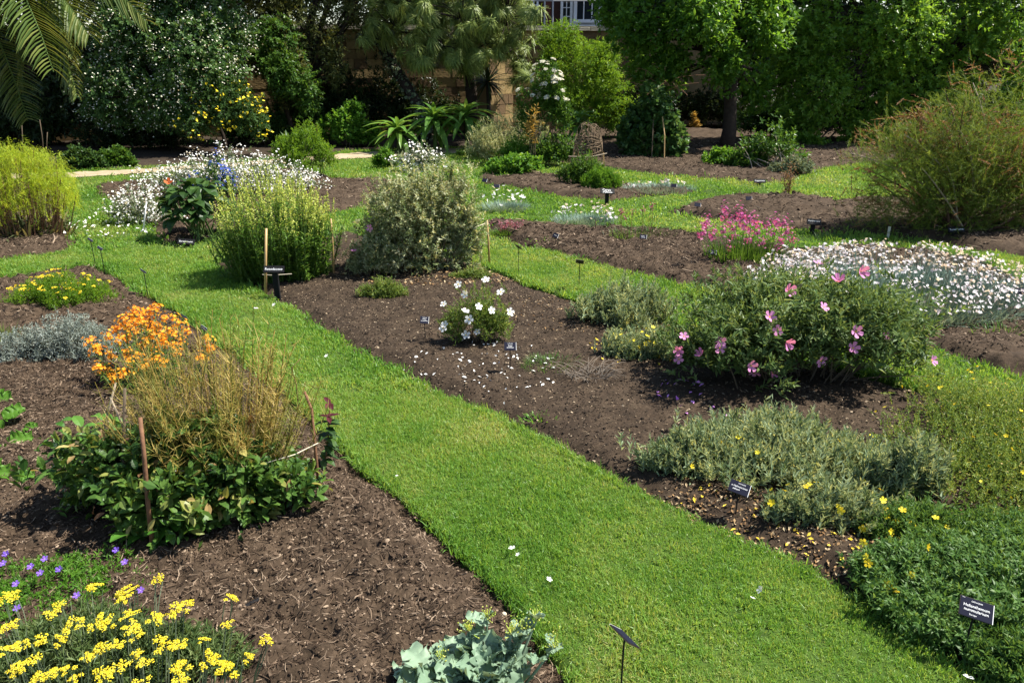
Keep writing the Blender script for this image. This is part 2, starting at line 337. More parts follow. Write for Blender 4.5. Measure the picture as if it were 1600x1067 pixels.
def bed(k, st, name):
    P = BED[k]; lo = P.min(0); hi = P.max(0)
    dmax = depth(hi[1]); lo = np.maximum(lo, [-.8 * dmax - .6, 1.7]); hi = np.minimum(hi, [.8 * dmax + .6, 40.])
    cache = {}
    def keep(XY):
        s = sdist(XY, P) + wob(XY); cache['s'] = s; return (s < .07) & in_view(XY, .6)
    m = grid_mesh(name, lo[0] - .1, hi[0] + .1, lo[1] - .1, hi[1] + .1, st, lambda XY: bed_z(k, XY, cache['s']), keep, None, None)
    return obj(name, m, G[BEDK[k][3]], kind='structure', smooth=True)
for k, st, nm in (('A', .018, 'mulch_bed'), ('B', .04, 'mulch_bed'), ('C', .06, 'mulch_bed'), ('D', .02, 'soil_bed'), ('E', .035, 'mulch_bed'), ('F', .06, 'mulch_bed'), ('G', .05, 'mulch_bed'), ('H', .08, 'mulch_bed'), ('J', .16, 'border_soil')):
    bed(k, st, nm)
def lawn_part(y0, y1, st, name):
    xm = .8 * depth(y1) + .5; c = {}
    def keep(XY):
        s = bed_sd(XY) + wob(XY); c['s'] = s; return (s > -.12) & in_view(XY, .6)
    def zf(XY):
        t = np.clip((c['s'] + .035) / .035, 0, 1); return -.11 * (1 - t) + .012 * (vnoise(XY[:, 0], XY[:, 1], .4) - .5) - .006
    return grid_mesh(name, -xm, xm, y0, y1, st, zf, keep, None, None)
lm = lawn_part(1.7, 7.0, .03, 'lawn'); l2 = lawn_part(6.97, 12.0, .05, 'lawn'); l3 = lawn_part(11.95, 24.0, .11, 'lawn')
for q in (l2, l3): lm.add(np.concatenate(q.V), np.concatenate(q.T))
obj('lawn', lm, G['turf'], kind='structure', smooth=True)
pm = grid_mesh('gravel_path', -16, 1.5, 13, 22, .12, lambda XY: .012 + .01 * (vnoise(XY[:, 0], XY[:, 1], .2) - .5), lambda XY: sdist(XY, PATH) < .04, None, None)
obj('gravel_path', pm, G['gravel'], kind='structure', smooth=True)

# ------------------------------------------------------------------ grass
def clump(nb, rad, h, w, lean):
    m = M(); a = rng.random(nb) * 6.283; r = rad * np.sqrt(rng.random(nb)); P = np.stack([r * np.cos(a), r * np.sin(a), np.zeros(nb)], 1)
    b = rng.random(nb) * 6.283; l = lean * rng.random(nb); D = np.stack([np.cos(b) * l, np.sin(b) * l, np.ones(nb)], 1)
    Nn = np.stack([np.cos(b), np.sin(b), np.full(nb, .2)], 1)
    H = h * rng.uniform(.55, 1.15, nb)
    m.ribbon(P, D, H, w * rng.uniform(.7, 1.3, nb), rng.uniform(.1, .75, nb), [1, .85, .05], N=Nn); return m
def grassmat(name, cols):
    m = leafmat(name, cols, .42, .42, .35, 1.7)
    t = m.node_tree; r = next(n for n in t.nodes if n.type == 'VALTORGB'); a = t.nodes.new('ShaderNodeAttribute'); a.attribute_name = 'irnd'; a.attribute_type = 'INSTANCER'
    base = next(n for n in t.nodes if n.type == 'ATTRIBUTE' and n.attribute_name == 'rnd')
    x = t.nodes.new('ShaderNodeMath'); x.operation = 'MULTIPLY_ADD'; x.inputs[1].default_value = .42; t.links.new(base.outputs['Fac'], x.inputs[0])
    y = t.nodes.new('ShaderNodeMath'); y.operation = 'MULTIPLY'; y.inputs[1].default_value = .58; t.links.new(a.outputs['Fac'], y.inputs[0]); t.links.new(y.outputs[0], x.inputs[2])
    t.links.new(x.outputs[0], r.inputs[0]); return m
GM = grassmat('grass_blades', [(.042, .115, .012), (.085, .20, .024), (.15, .28, .042), (.235, .32, .075), (.37, .35, .15)])
def sample(n, y0, y1):
    y = np.sqrt(rng.random(n) * (y1 ** 2 - y0 ** 2) + y0 ** 2); d = depth(y); x = (rng.random(n) * 2 - 1) * (.69 * d + .15)
    return np.stack([x, y], 1)
def lawn_tint(XY): 
    x, y = XY[:, 0], XY[:, 1]
    return np.clip(.06 + .65 * vnoise(x, y + 50, .5) + .42 * vnoise(x + 20, y, .15) - .10 + .4 * (vnoise(x, y, 1.3) - .5) + rng.normal(0, .13, len(XY)), 0, 1)
def grass_zone(n, y0, y1, tmpl, sc, name='grass'):
    XY = sample(n, y0, y1); s = bed_sd(XY) + wob(XY); ok = (s > -.012) & (sdist(XY, PATH) > .02); XY = XY[ok]; s = s[ok]; n = len(XY)
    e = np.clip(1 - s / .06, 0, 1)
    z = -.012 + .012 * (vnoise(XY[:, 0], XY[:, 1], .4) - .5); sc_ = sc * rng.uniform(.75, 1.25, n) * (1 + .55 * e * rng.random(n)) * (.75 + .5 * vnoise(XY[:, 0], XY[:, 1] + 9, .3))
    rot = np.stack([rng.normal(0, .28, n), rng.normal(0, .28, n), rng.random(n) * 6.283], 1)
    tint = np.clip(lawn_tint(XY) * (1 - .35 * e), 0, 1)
    return scatter(name, tmpl, np.concatenate([XY, z[:, None]], 1), rot, np.stack([sc_, sc_, sc_ * rng.uniform(.8, 1.2, n)], 1), tint, GM)
near_t = [clump(20, .028, .040, .0030, .8) for _ in range(7)]
mid_t = [clump(20, .045, .042, .0052, .8) for _ in range(6)]
far_t = [clump(20, .09, .050, .011, .8) for _ in range(6)]
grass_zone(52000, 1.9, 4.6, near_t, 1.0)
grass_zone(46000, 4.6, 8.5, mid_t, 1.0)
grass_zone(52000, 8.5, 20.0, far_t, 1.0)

# ------------------------------------------------------------------ mulch chips, soil crumbs, stones
def chip(l, w, kind):
    m = M()
    if kind == 0:
        t = np.linspace(0, 1, 4); P = np.stack([(t - .5) * l, (rng.random(4) - .5) * l * .25, (rng.random(4)) * l * .15], 1); m.tube(P, w * np.array([.5, 1, .9, .35]), 4, rnd=[rng.random()])
    elif kind == 1:
        m.box((0, 0, 0), (l * .6, w * 3.2, w * .8), jit=w * .5, rnd=[rng.random()] * 8)
    else:
        V = T_BLOB[0] * [l * .5, l * .4, l * .3] * rng.uniform(.7, 1.3, T_BLOB[0].shape); m.add(V, T_BLOB[1], rng.random())
    return m
def instmat(name, cols, rough=.9, spec=.15):
    m = leafmat(name, cols, 0, rough, spec, attr='irnd', atype='INSTANCER'); return m
MM = instmat('mulch_chips', [(.018, .011, .007), (.046, .030, .019), (.088, .059, .038), (.155, .108, .072), (.30, .225, .155)])
SM = instmat('soil_crumbs', [(.020, .014, .010), (.036, .026, .018), (.060, .043, .030), (.20, .145, .09), (.36, .28, .19)])
def chips(keys, n, y0, y1, tmpl, s0, s1, mat, name, pw=1.6):
    XY = sample(n, y0, y1); P = []; 
    for k in keys:
        s = sdist(XY, BED[k]) + wob(XY); ok = s < -.01
        z = bed_z(k, XY[ok], s[ok]); P.append(np.concatenate([XY[ok], z[:, None] + .004], 1))
    P = np.concatenate(P); n = len(P); sc = rng.uniform(s0, s1, n) * (.6 + .7 * rng.random(n) ** 2)
    rot = np.stack([rng.normal(0, .35, n), rng.normal(0, .35, n), rng.random(n) * 6.283], 1)
    return scatter(name, tmpl, P, rot, np.stack([sc] * 3, 1), rng.random(n) ** pw, mat)
ct = [chip(.035, .0018, 0), chip(.055, .0022, 0), chip(.022, .0022, 1), chip(.022, .004, 2), chip(.03, .005, 2), chip(.06, .0015, 0), chip(.028, .0016, 0), chip(.035, .0045, 2), chip(.045, .0014, 0), chip(.018, .004, 2)]
chips('A', 120000, 1.9, 5.2, ct, .55, 1.35, MM, 'mulch_chips', 1.35)
chips('ABCE', 60000, 5.2, 9.5, ct, 1.0, 1.9, MM, 'mulch_chips')
chips('BCEFGH', 46000, 8.5, 19., ct, 1.7, 3.2, MM, 'mulch_chips')
st_ = [chip(.012, .0016, 1), chip(.016, .002, 2), chip(.02, .0014, 0), chip(.01, .0016, 2), chip(.014, .0022, 1)]
chips('D', 120000, 2.2, 8.5, st_, .6, 1.9, SM, 'soil_crumbs', 2.0)
# bright litter under the shrubs of the near right bed
LM_ = instmat('leaf_litter', [(.06, .035, .018), (.16, .09, .04), (.30, .19, .09), (.42, .33, .20)])
fl = []
for i in range(4):
    m = M(); m.inst(T_LEAF, [[0, -.5, 0]], [0, 1, 0], [0, 0, 1], .55, 1.0); fl.append(m)
def litter(name, cx, cy, rx, ry, n, size, mat, key='D', dz=.008):
    a = rng.random(n) * 6.283; r = np.sqrt(rng.random(n)); XY = np.stack([cx + rx * r * np.cos(a), cy + ry * r * np.sin(a)], 1)
    if key:
        s = sdist(XY, BED[key]) + wob(XY); ok = s < -.02; XY = XY[ok]; z = bed_z(key, XY, s[ok])
    else: z = np.full(len(XY), .028)
    n = len(XY); sc = size * rng.uniform(.6, 1.3, n); rot = np.stack([rng.normal(0, .4, n), rng.normal(0, .4, n), rng.random(n) * 6.283], 1)
    return scatter(name, fl, np.concatenate([XY, z[:, None] + dz], 1), rot, np.stack([sc] * 3, 1), rng.random(n), mat)
p = ground(1180, 830); litter('leaf_litter', p[0], p[1], 1.1, .45, 2600, .02, LM_)
p = ground(960, 470); litter('leaf_litter', p[0], p[1] - .3, 1.0, .7, 700, .022, LM_)
p = ground(680, 432); litter('leaf_litter', p[0], p[1], 1.0, .35, 700, .035, LM_)
PW = instmat('white_petals', [(.62, .60, .55), (.8, .79, .75)]); PP = instmat('purple_petals', [(.36, .12, .42), (.62, .30, .60)]); PY = instmat('yellow_petals', [(.55, .38, .03), (.75, .58, .08)])
def tagstuff(o, name): return o
p = ground(750, 578); litter('fallen_white_petals', p[0], p[1], .55, .62, 105, .028, PW)
p = ground(1075, 625); litter('fallen_purple_petals', p[0], p[1], .22, .28, 22, .04, PP)
p = ground(1170, 690); litter('fallen_purple_petals', p[0], p[1], .5, .3, 16, .035, PP)
p = ground(1215, 820); litter('fallen_yellow_petals', p[0], p[1], .62, .35, 120, .026, PY)
p = ground(985, 550); litter('fallen_yellow_petals', p[0], p[1], .35, .35, 50, .03, PY)
p = ground(200, 350); litter('fallen_white_blossom', p[0], p[1], .75, .9, 140, .05, PW, None)
# ------------------------------------------------------------------ plant builders
def spec(u, vb, w, vt, k=.8):
    """a clump seen in the photograph: middle u, foot of its front vb, width w, top vt -> centre on the ground, radii, height"""
    f = ground(u, vb); s = depth(f[1]) / F; rx = w / 2 * s; ry = rx * k
    away = f / np.linalg.norm(f); c = f + away * ry * .85
    rx *= depth(c[1]) / depth(f[1]); h = max(zat(c[1], vt), .05) * 1.04; rx *= 1.06
    c = np.array([xat(u, c[1]), c[1]])
    return dict(c=c, rx=rx, ry=ry, h=h)
def carpet(u, vb, vk, w, h):
    """a low wide mat: front foot vb, back edge vk, width w in photo pixels, height in metres"""
    f = ground(u, vb); b = ground(u, vk); c = (f + b) / 2; c[0] = xat(u, c[1]); return dict(c=c, rx=w / 2 * depth(c[1]) / F, ry=(b[1] - f[1]) / 2, h=h)
def lumps(D, seed, n=16, amp=.35, sharp=7.):
    r = np.random.default_rng(seed); L = nrm(r.normal(size=(n, 3)) + [0, 0, .25]); w = r.uniform(.35, 1., n); Q = nrm(r.normal(size=(600, 3)))
    f = lambda X: (1 - amp) + amp * (w * np.exp(sharp * (X @ L.T - 1))).max(1)
    return f(D) / np.percentile(f(Q), 93)
def sphere_dirs(n, zmin=-.35):
    D = nrm(rng.normal(size=(int(n * 3) + 30, 3))); D = D[D[:, 2] > zmin]
    return D[:n]
def dome(sp, D, r, zc=.42):
    """local point of a dome shaped plant in direction D at relative radius r"""
    h = sp['h']; P = np.empty_like(D); P[:, 0] = D[:, 0] * sp['rx'] * r; P[:, 1] = D[:, 1] * sp['ry'] * r
    z = np.where(D[:, 2] > 0, zc * h + D[:, 2] * h * (1 - zc) * r, zc * h * (1 + D[:, 2] * r * 1.6)); P[:, 2] = np.maximum(z, .01); return P
def make_subs(sp, k, seed):
    r = np.random.default_rng(seed + 17); L = []
    for i in range(k):
        a = i * 2.4 + r.normal(0, .5); f = r.uniform(.36, .58); o = (1 - f) * min(1, math.sqrt((i + .3) / k) * 1.05); g = (1 - .38 * o) * r.uniform(.72, 1.0) if not sp.get('flat') else r.uniform(.84, 1.0)
        if i == 0: f, o, g = .62, .08, 1.0
        L.append((o * math.cos(a), o * math.sin(a), f, g))
    L.append((-.52, -.1, .46, r.uniform(.55, .85))); L.append((.54, .0, .45, r.uniform(.5, .85))); sp['subs'] = np.array(L)
def domes(sp, D, r, zc=.42):
    if 'subs' not in sp: return dome(sp, D, r, zc)
    S_ = sp['subs']; w = S_[:, 2] ** 2; i = rng.choice(len(S_), len(D), p=w / w.sum()); q = dome(sp, D, r, zc); S_ = S_[i]
    return np.stack([q[:, 0] * S_[:, 2] + S_[:, 0] * sp['rx'], q[:, 1] * S_[:, 2] + S_[:, 1] * sp['ry'], q[:, 2] * S_[:, 3]], 1)
def sprig_leaves(m, tip, D, k, L, ll, lw, alpha, tmpl, jit=.25, rnd=None, back=1.0, upn=.6, mi=0):
    """k leaves spiralling up the last L metres of every twig"""
    n = len(tip); t = np.linspace(0, 1, k)[None, :].repeat(n, 0) + rng.normal(0, .06, (n, k)); L = np.broadcast_to(L, (n,))
    P = tip[:, None] - D[:, None] * (L[:, None] * t * back)[..., None]
    ph = np.arange(k)[None] * 2.4 + rng.random((n, 1)) * 6.28
    ref = np.where(np.abs(D[:, 2:3]) > .9, [1., 0, 0], [0, 0, 1.]); X = nrm(np.cross(D, ref)); Y = np.cross(D, X)
    rad = np.cos(ph)[..., None] * X[:, None] + np.sin(ph)[..., None] * Y[:, None]
    al = alpha * (.35 + .75 * np.clip(t, 0, 1)); ld = D[:, None] * np.cos(al)[..., None] + rad * np.sin(al)[..., None] + rng.normal(0, jit, (n, k, 3))
    nn = D[:, None] * np.ones_like(rad) - rad * .4 + [0, 0, upn]
    sc = (.55 + .45 * np.clip(t * 2.2, 0, 1)) * rng.uniform(.7, 1.2, (n, k))
    if rnd is None: rr = np.clip(rng.random((n, 1)) * .55 + rng.random((n, k)) * .45, 0, 1)
    else: rr = np.broadcast_to(rnd, (n, k))
    m.inst(tmpl, P.reshape(-1, 3), ld.reshape(-1, 3), nn.reshape(-1, 3), (lw * sc).ravel(), (ll * sc).ravel(), rnd=rr.ravel(), mi=mi)
def stems(m, A, B, r0, r1, sag=.15, k=4, sides=4):
    n = len(A); t = np.linspace(0, 1, k)[None, :, None]; mid = (A + B) / 2 + rng.normal(0, .06, (n, 3)) * np.linalg.norm(B - A, axis=1)[:, None]
    mid[:, 2] += sag * np.linalg.norm(B - A, axis=1)
    P = A[:, None] * (1 - t) ** 2 + 2 * mid[:, None] * t * (1 - t) + B[:, None] * t ** 2
    rr = np.linspace(r0, r1, k); m.tube(P, rr, sides, cap=False)
def shrub(name, label, cat, sp, ll, lw, mat, n, k, tw=.12, alpha=55, up=.45, rand=.3, lob=16, amp=.38, shell=.45, zc=.42, tmpl=T_LEAF, nst=14, stm='twig', sr=.006, group=None,
          zmin=-.35, jit=.25, upn=.6, foot=.12, leafname='foliage', seed=None, wild=.22, subs=5):
    c = sp['c']; root = thing(name, label, cat, (c[0], c[1], 0), group); seed = seed or int(abs(c[0] * 977 + c[1] * 331)) % 9999
    if subs: make_subs(sp, subs, seed)
    D = sphere_dirs(n, zmin); n = len(D); rr = lumps(D, seed, lob, amp) * (1 - shell * rng.random(n) ** 2.2) * (1 + wild * (rng.random(n) ** 4 - .15))
    P = domes(sp, D, rr, zc); td = nrm(D * [1, 1, .8] * (1 - up) + [0, 0, up] + rng.normal(0, rand, (n, 3)))
    m = M(); sprig_leaves(m, P, td, k, tw * rng.uniform(.6, 1.25, n), ll, lw, R_(alpha), tmpl, jit, upn=upn)
    obj(leafname, m, mat, root, kind='stuff')
    if nst:
        q = rng.choice(n, min(n, nst), replace=False); A = np.stack([rng.normal(0, sp['rx'] * foot, len(q)) + P[q, 0] * .4, rng.normal(0, sp['ry'] * foot, len(q)) + P[q, 1] * .4, np.full(len(q), -.03)], 1)
        m = M(); stems(m, A, P[q] - td[q] * tw * .6, sr, sr * .35); obj('stem', m, G[stm], root, kind='stuff')
    sp['seed'] = seed; sp['lob'] = lob; sp['amp'] = amp; sp['zc'] = zc; sp['root'] = root; return root, sp
def surf(sp, n=3000, zmin=-.1, out=1.0):
    D = sphere_dirs(n, zmin); return domes(sp, D, lumps(D, sp['seed'], sp['lob'], sp['amp']) * out, sp['zc']), D
def surf_at(sp, pts, out=1.02):
    """surface points of a plant that face the camera at the given places"""
    P, D = surf(sp, 6000, -.3, out); Wp = P + [sp['c'][0], sp['c'][1], 0]; u, v, d = proj(Wp); R = []
    for (a, b) in pts:
        e = (u - a) ** 2 + (v - b) ** 2; near = np.where(e < 64)[0]
        i = near[np.argmin(d[near])] if len(near) else np.argmin(e)
        R.append((P[i], D[i]))
    return R
def frame(Z, roll=0.0, loc=(0, 0, 0), s=1.0):
    q = Vector(Z).to_track_quat('Z', 'Y').to_matrix() @ Matrix.Rotation(roll, 3, 'Z'); mt = q.to_4x4() * 1; mt.translation = Vector(loc)
    return mt @ Matrix.Diagonal((s, s, s, 1))
def place(name, me, parent, mtx):
    o = link(name, me, parent); o.matrix_local = mtx; return o
def flower_mesh(name, petal, centre, cup=.3, n=5, cs=.16):
    m = M(); m.add(*t_flower(n, cup), rnd=np.repeat(rng.random(1), 1 + 5 * n)); b = T_BLOB[0] * [cs, cs, cs * .8] + [0, 0, .04]; m.add(b, T_BLOB[1], rng.random(), 1)
    return m.mesh(name, [petal, centre])
def tufts(m, n, rx, ry, L, w, lean, bend, prof=(1, .9, .6, .05), rnd=None, z0=0.0, edge=.6, fold=0.0):
    a = rng.random(n) * 6.283; r = rng.random(n) ** edge; P = np.stack([rx * r * np.cos(a), ry * r * np.sin(a), np.full(n, z0)], 1)
    b = a + rng.normal(0, .6, n); l = lean * (.15 + r) * rng.uniform(.5, 1.3, n); D = np.stack([np.cos(b) * l, np.sin(b) * l, np.ones(n)], 1)
    Nn = np.stack([np.cos(b), np.sin(b), np.full(n, .3)], 1)
    m.ribbon(P, D, L * rng.uniform(.55, 1.15, n), w * rng.uniform(.7, 1.3, n), bend * rng.uniform(.3, 1.3, n), prof, N=Nn, rnd=rnd, fold=fold)

# ------------------------------------------------------------------ leaf colours
LM = {
 'sage': leafmat('sage_leaf', [(.05, .09, .028), (.15, .20, .08), (.34, .37, .20), (.54, .55, .37)], .3, .6),
 'cistus': leafmat('cistus_leaf', [(.045, .085, .022), (.09, .15, .042), (.20, .265, .105)], .3, .5),
 'dark': leafmat('dark_leaf', [(.020, .050, .012), (.040, .088, .020), (.07, .13, .032)], .32, .4),
 'blossomleaf': leafmat('blossom_tree_leaf', [(.03, .075, .018), (.06, .125, .03), (.11, .18, .055)], .32, .45),
 'yarrow': leafmat('yarrow_leaf', [(.05, .09, .03), (.10, .155, .05), (.18, .22, .09)], .3, .5),
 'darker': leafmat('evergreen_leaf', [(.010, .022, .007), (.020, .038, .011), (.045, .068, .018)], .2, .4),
 'mid': leafmat('mid_leaf', [(.030, .075, .012), (.055, .125, .018), (.10, .19, .03)], .35, .42),
 'bright': leafmat('bright_leaf', [(.045, .13, .014), (.085, .20, .022), (.14, .27, .035)], .4, .45),
 'lime': leafmat('lime_leaf', [(.15, .24, .018), (.27, .36, .025), (.40, .46, .05)], .35, .55),
 'tree': leafmat('tree_leaf', [(.036, .10, .013), (.075, .175, .02), (.14, .26, .035)], .5, .36),
 'tree2': leafmat('light_tree_leaf', [(.05, .125, .014), (.10, .21, .024), (.19, .31, .05)], .5, .36),
 'yellowgreen': leafmat('yellow_green_leaf', [(.06, .14, .012), (.11, .22, .018), (.19, .31, .03)], .42, .45),
 'olive': leafmat('olive_leaf', [(.035, .05, .014), (.075, .09, .022), (.13, .14, .04)], .25, .5),
 'silver': leafmat('silver_leaf', [(.10, .125, .105), (.20, .235, .20), (.33, .36, .32)], .15, .7),
 'greygreen': leafmat('grey_green_leaf', [(.055, .085, .045), (.12, .16, .085), (.20, .245, .15)], .22, .65),
 'bluegrey': leafmat('blue_grey_blade', [(.085, .14, .11), (.16, .24, .19), (.27, .36, .30)], .2, .6),
 'santolina': leafmat('halimium_leaf', [(.045, .085, .03), (.13, .19, .095), (.26, .33, .20), (.42, .43, .17)], .3, .6),
 'fine': leafmat('fine_leaf', [(.05, .095, .018), (.095, .16, .03), (.165, .24, .05), (.29, .31, .09)], .32, .5),
 'lush': leafmat('lush_leaf', [(.038, .09, .018), (.075, .155, .032), (.135, .22, .06)], .34, .48),
 'blotch': leafmat('blotched_leaf', [(.018, .05, .012), (.035, .085, .016), (.065, .13, .025), (.09, .165, .03), (.26, .25, .07)], .3, .38),
 'fresh': leafmat('fresh_leaf', [(.03, .10, .012), (.06, .165, .02), (.10, .22, .035)], .35, .4),
 'reseda': leafmat('mignonette_leaf', [(.045, .115, .014), (.09, .18, .024), (.16, .26, .045)], .4, .45),
 'needle': leafmat('pine_needle', [(.07, .115, .022), (.14, .19, .04), (.24, .29, .07)], .15, .45),
 'palm': leafmat('palm_leaf', [(.045, .08, .018), (.085, .125, .028), (.15, .17, .045)], .2, .35, .5),
 'tamarisk': leafmat('tamarisk_leaf', [(.06, .105, .016), (.115, .18, .026), (.19, .26, .05)], .4, .5),
 'rust': leafmat('rusty_seed', [(.12, .062, .025), (.21, .12, .05), (.30, .19, .09)], .2, .7),
 'straw': leafmat('straw_pod', [(.07, .10, .016), (.16, .17, .03), (.30, .24, .06), (.46, .34, .12)], .3, .55),
 'kale': leafmat('sea_kale_leaf', [(.14, .22, .14), (.21, .30, .20), (.31, .40, .29)], .2, .5),
 'echium': leafmat('echium_leaf', [(.06, .15, .022), (.11, .22, .036), (.17, .29, .06)], .3, .45),
 'vine': leafmat('vine_leaf', [(.022, .06, .016), (.045, .105, .026), (.12, .20, .065)], .35, .4),
}
FM = {
 'white': leafmat('white_petal', [(.66, .65, .61), (.8, .8, .78)], .2, .6), 'pinkwhite': leafmat('blush_petal', [(.52, .44, .47), (.68, .63, .65), (.79, .77, .77)], .25, .6),
 'pink': leafmat('pink_petal', [(.58, .20, .42), (.70, .32, .56)], .3, .6), 'magenta': leafmat('magenta_petal', [(.24, .035, .15), (.42, .07, .26), (.54, .20, .36)], .3, .6),
 'yellow': leafmat('yellow_floret', [(.55, .40, .01), (.70, .56, .02), (.78, .68, .06)], .2, .6), 'yarrowyellow': leafmat('yarrow_floret', [(.34, .30, .01), (.58, .46, .015), (.70, .58, .03), (.74, .66, .08)], .15, .75), 'orange': leafmat('orange_petal', [(.55, .19, .01), (.75, .31, .015), (.80, .42, .03)], .25, .55),
 'paleyellow': leafmat('pale_yellow_floret', [(.24, .34, .04), (.40, .48, .09), (.58, .60, .20)], .3, .6), 'violet': leafmat('violet_petal', [(.12, .06, .40), (.24, .12, .55)], .25, .6),
 'blue': leafmat('blue_petal', [(.02, .04, .22), (.06, .10, .38)], .2, .6), 'cream': leafmat('cream_umbel', [(.42, .42, .30), (.58, .57, .44), (.72, .71, .62)], .2, .7),
 'poppy': leafmat('poppy_petal', [(.50, .10, .02), (.62, .20, .05)], .25, .6), 'maroon': leafmat('maroon_leaf', [(.05, .012, .014), (.10, .02, .025)], .2, .5), 'dusky': leafmat('dusky_pink', [(.20, .06, .09), (.34, .13, .17)], .25, .6),
 'gold': leafmat('gold_centre', [(.60, .36, .02), (.70, .48, .04)], 0, .7), 'ochre': leafmat('yellowed_leaf', [(.22, .16, .04), (.36, .25, .07)], .3, .6),
}
def sprinkle(sp, name, n, size, mat, tmpl=T_DIAM, zmin=0.0, out=(.9, 1.08), cluster=0, spread=.03, face=.6):
    P, D = surf(sp, n if not cluster else max(n // cluster, 1), zmin, 1.0); P = P * rng.uniform(*out, (len(P), 1))
    if cluster: P = np.repeat(P, cluster, 0) + rng.normal(0, spread, (len(P) * cluster, 3)); D = np.repeat(D, cluster, 0)
    P[:, 2] = np.maximum(P[:, 2], .01); n = len(P)
    N = nrm(D + [0, -.15, face] + rng.normal(0, .35, (n, 3))); Y = rng.normal(size=(n, 3)); m = M(); s = size * rng.uniform(.7, 1.25, n)
    m.inst(tmpl, P, np.cross(N, Y), N, s, s); return obj(name, m, mat, sp['root'], kind='stuff')

# ------------------------------------------------------------------ boundary wall, house behind it
WA = R_(15); wdir = np.array([math.cos(WA), math.sin(WA)]); w0 = np.array([xat(870, 22.6), 22.6])
wall = thing('stone_wall', 'tall yellowish stone boundary wall behind the pine and the back border', 'wall', (w0[0], w0[1], 0), rz=WA)
WH = 2.62
wm_ = solid('mortar', (.19, .135, .07), .95, .1, .3, 5., .4); stm_ = [solid('wall_stone_%s' % n, c, .9, .15, .3, 6., .5) for n, c in (('buff', (.20, .14, .065)), ('honey', (.27, .19, .085)), ('brown', (.13, .085, .045)))]
obj('wall_core', M().box((-4.5, .17, WH / 2 - .1), (19.5, .30, WH + .2)), wm_, wall)
blocks = [M().box((0, 0, 0), (1, 1, 1), jit=.025).mesh('stone', stm_[i % 3]) for i in range(6)]
zc_ = 0.0; cnt = 0
for r in range(11):
    ch_ = WH / 11; x = -8.2 + rng.uniform(-.2, 0)
    while x < 2.0 and cnt < 296:
        l = rng.uniform(.32, .58); o = link('stone', blocks[rng.integers(6)], wall, (x + l / 2, -.01 + rng.uniform(-.008, .008), zc_ + ch_ / 2)); o.scale = (l - .018, .09, ch_ - .018); x += l; cnt += 1
    zc_ += ch_
cop = M().box((0, 0, 0), (1, 1, 1), jit=.02).mesh('coping_stone', solid('coping', (.30, .27, .21), .9, .15, .35, 5., .5))
for i in range(17):
    o = link('coping_stone', cop, wall, (-11 + i * .95, .15, WH + .06)); o.scale = (.935, .52, .12)
pr = thing('wall_pier', 'sunlit stone pier standing before the wall beside the cordyline', 'wall', (xat(782, 21.4), 21.4, 0), rz=R_(52))  # added with its face turned sunward, to give the lit patch of wall
obj('pier_core', M().box((0, .3, .9), (1.0, .55, 2.0)), wm_, pr)
for r in range(7):
    x = -.5
    while x < .45:
        l = min(rng.uniform(.28, .45), .5 - x); o = link('stone', blocks[rng.integers(6)], pr, (x + l / 2, .005 + rng.uniform(-.008, .008), .13 + r * .255)); o.scale = (l - .015, .09, .24); x += l
hy = 40.0
house = thing('house', 'dark brick house with white bay window showing above the garden wall', 'house', (xat(880, hy, 4), hy, 0))
hb = solid('dark_brick', (.05, .026, .018), .9, .15, .35, 3.); hx = house.location.x
def hx_(u): return xat(u, hy, 4) - hx
def hz_(v): return zat(hy, v)
obj('wall', M().box((0, 4.2, 3.6), (16, 8, 7.2)), hb, house)
rf = M(); rf.add([[-8.6, -.5, 7.2], [8.6, -.5, 7.2], [8.6, 4.2, 10.8], [-8.6, 4.2, 10.8], [-8.6, 8.9, 7.2], [8.6, 8.9, 7.2]], [(0, 1, 2), (0, 2, 3), (3, 2, 5), (3, 5, 4), (0, 3, 4), (1, 5, 2)]); obj('roof', rf, solid('roof_slate', (.09, .08, .085), .8), house)
gl = solid('window_glass', (.02, .025, .03), .08, .6, .1)
redp = solid('red_brown_panel', (.11, .035, .022), .8); obj('door_panel', M().box((hx_(856), .17, 4.1), (.30, .04, 3.2)), redp, house)
def hwin(u0, u1, v0, v1, yy, cols, rows, bar=.05, fr=.09):
    x0, x1, z0, z1 = hx_(u0), hx_(u1), hz_(v1), hz_(v0); m = M()
    for x in (x0, x1): m.box((x, yy, (z0 + z1) / 2), (fr, .1, z1 - z0 + fr))
    for z in (z0, z1): m.box(((x0 + x1) / 2, yy - .003, z), (x1 - x0 - fr, .1, fr))
    for i in range(1, cols): m.box((x0 + (x1 - x0) * i / cols, yy - .006, (z0 + z1) / 2), (bar, .07, z1 - z0 - fr))
    for i in range(1, rows): m.box(((x0 + x1) / 2, yy + .004, z0 + (z1 - z0) * i / rows), (x1 - x0 - fr, .05, bar))
    w = obj('window', m, G['white'], house); obj('pane', M().box(((x0 + x1) / 2, yy + .05, (z0 + z1) / 2), (x1 - x0 - fr, .02, z1 - z0 - fr)), gl, w)
hwin(828, 840, -20, 22, .16, 2, 3); hwin(878, 893, -30, 40, .10, 2, 5, .04, .12); hwin(898, 936, -30, 34, -.55, 3, 2, .05, .14)
obj('bay', M().box(((hx_(898) + hx_(936)) / 2, -.2, hz_(56)), (hx_(936) - hx_(898) + .3, .8, .9)).box(((hx_(898) + hx_(936)) / 2, -.1, 5), (hx_(936) - hx_(898) + .1, .55, 4.2)), G['white'], house)
for u in (850, 862.5): obj('pipe', M().tube([[hx_(u), -.9, 0.2], [hx_(u), -.9, 3.5], [hx_(u), -.9, 6.5]], .045, 6), solid('grey_pole', (.42, .41, .40), .4, .5, .1), house)
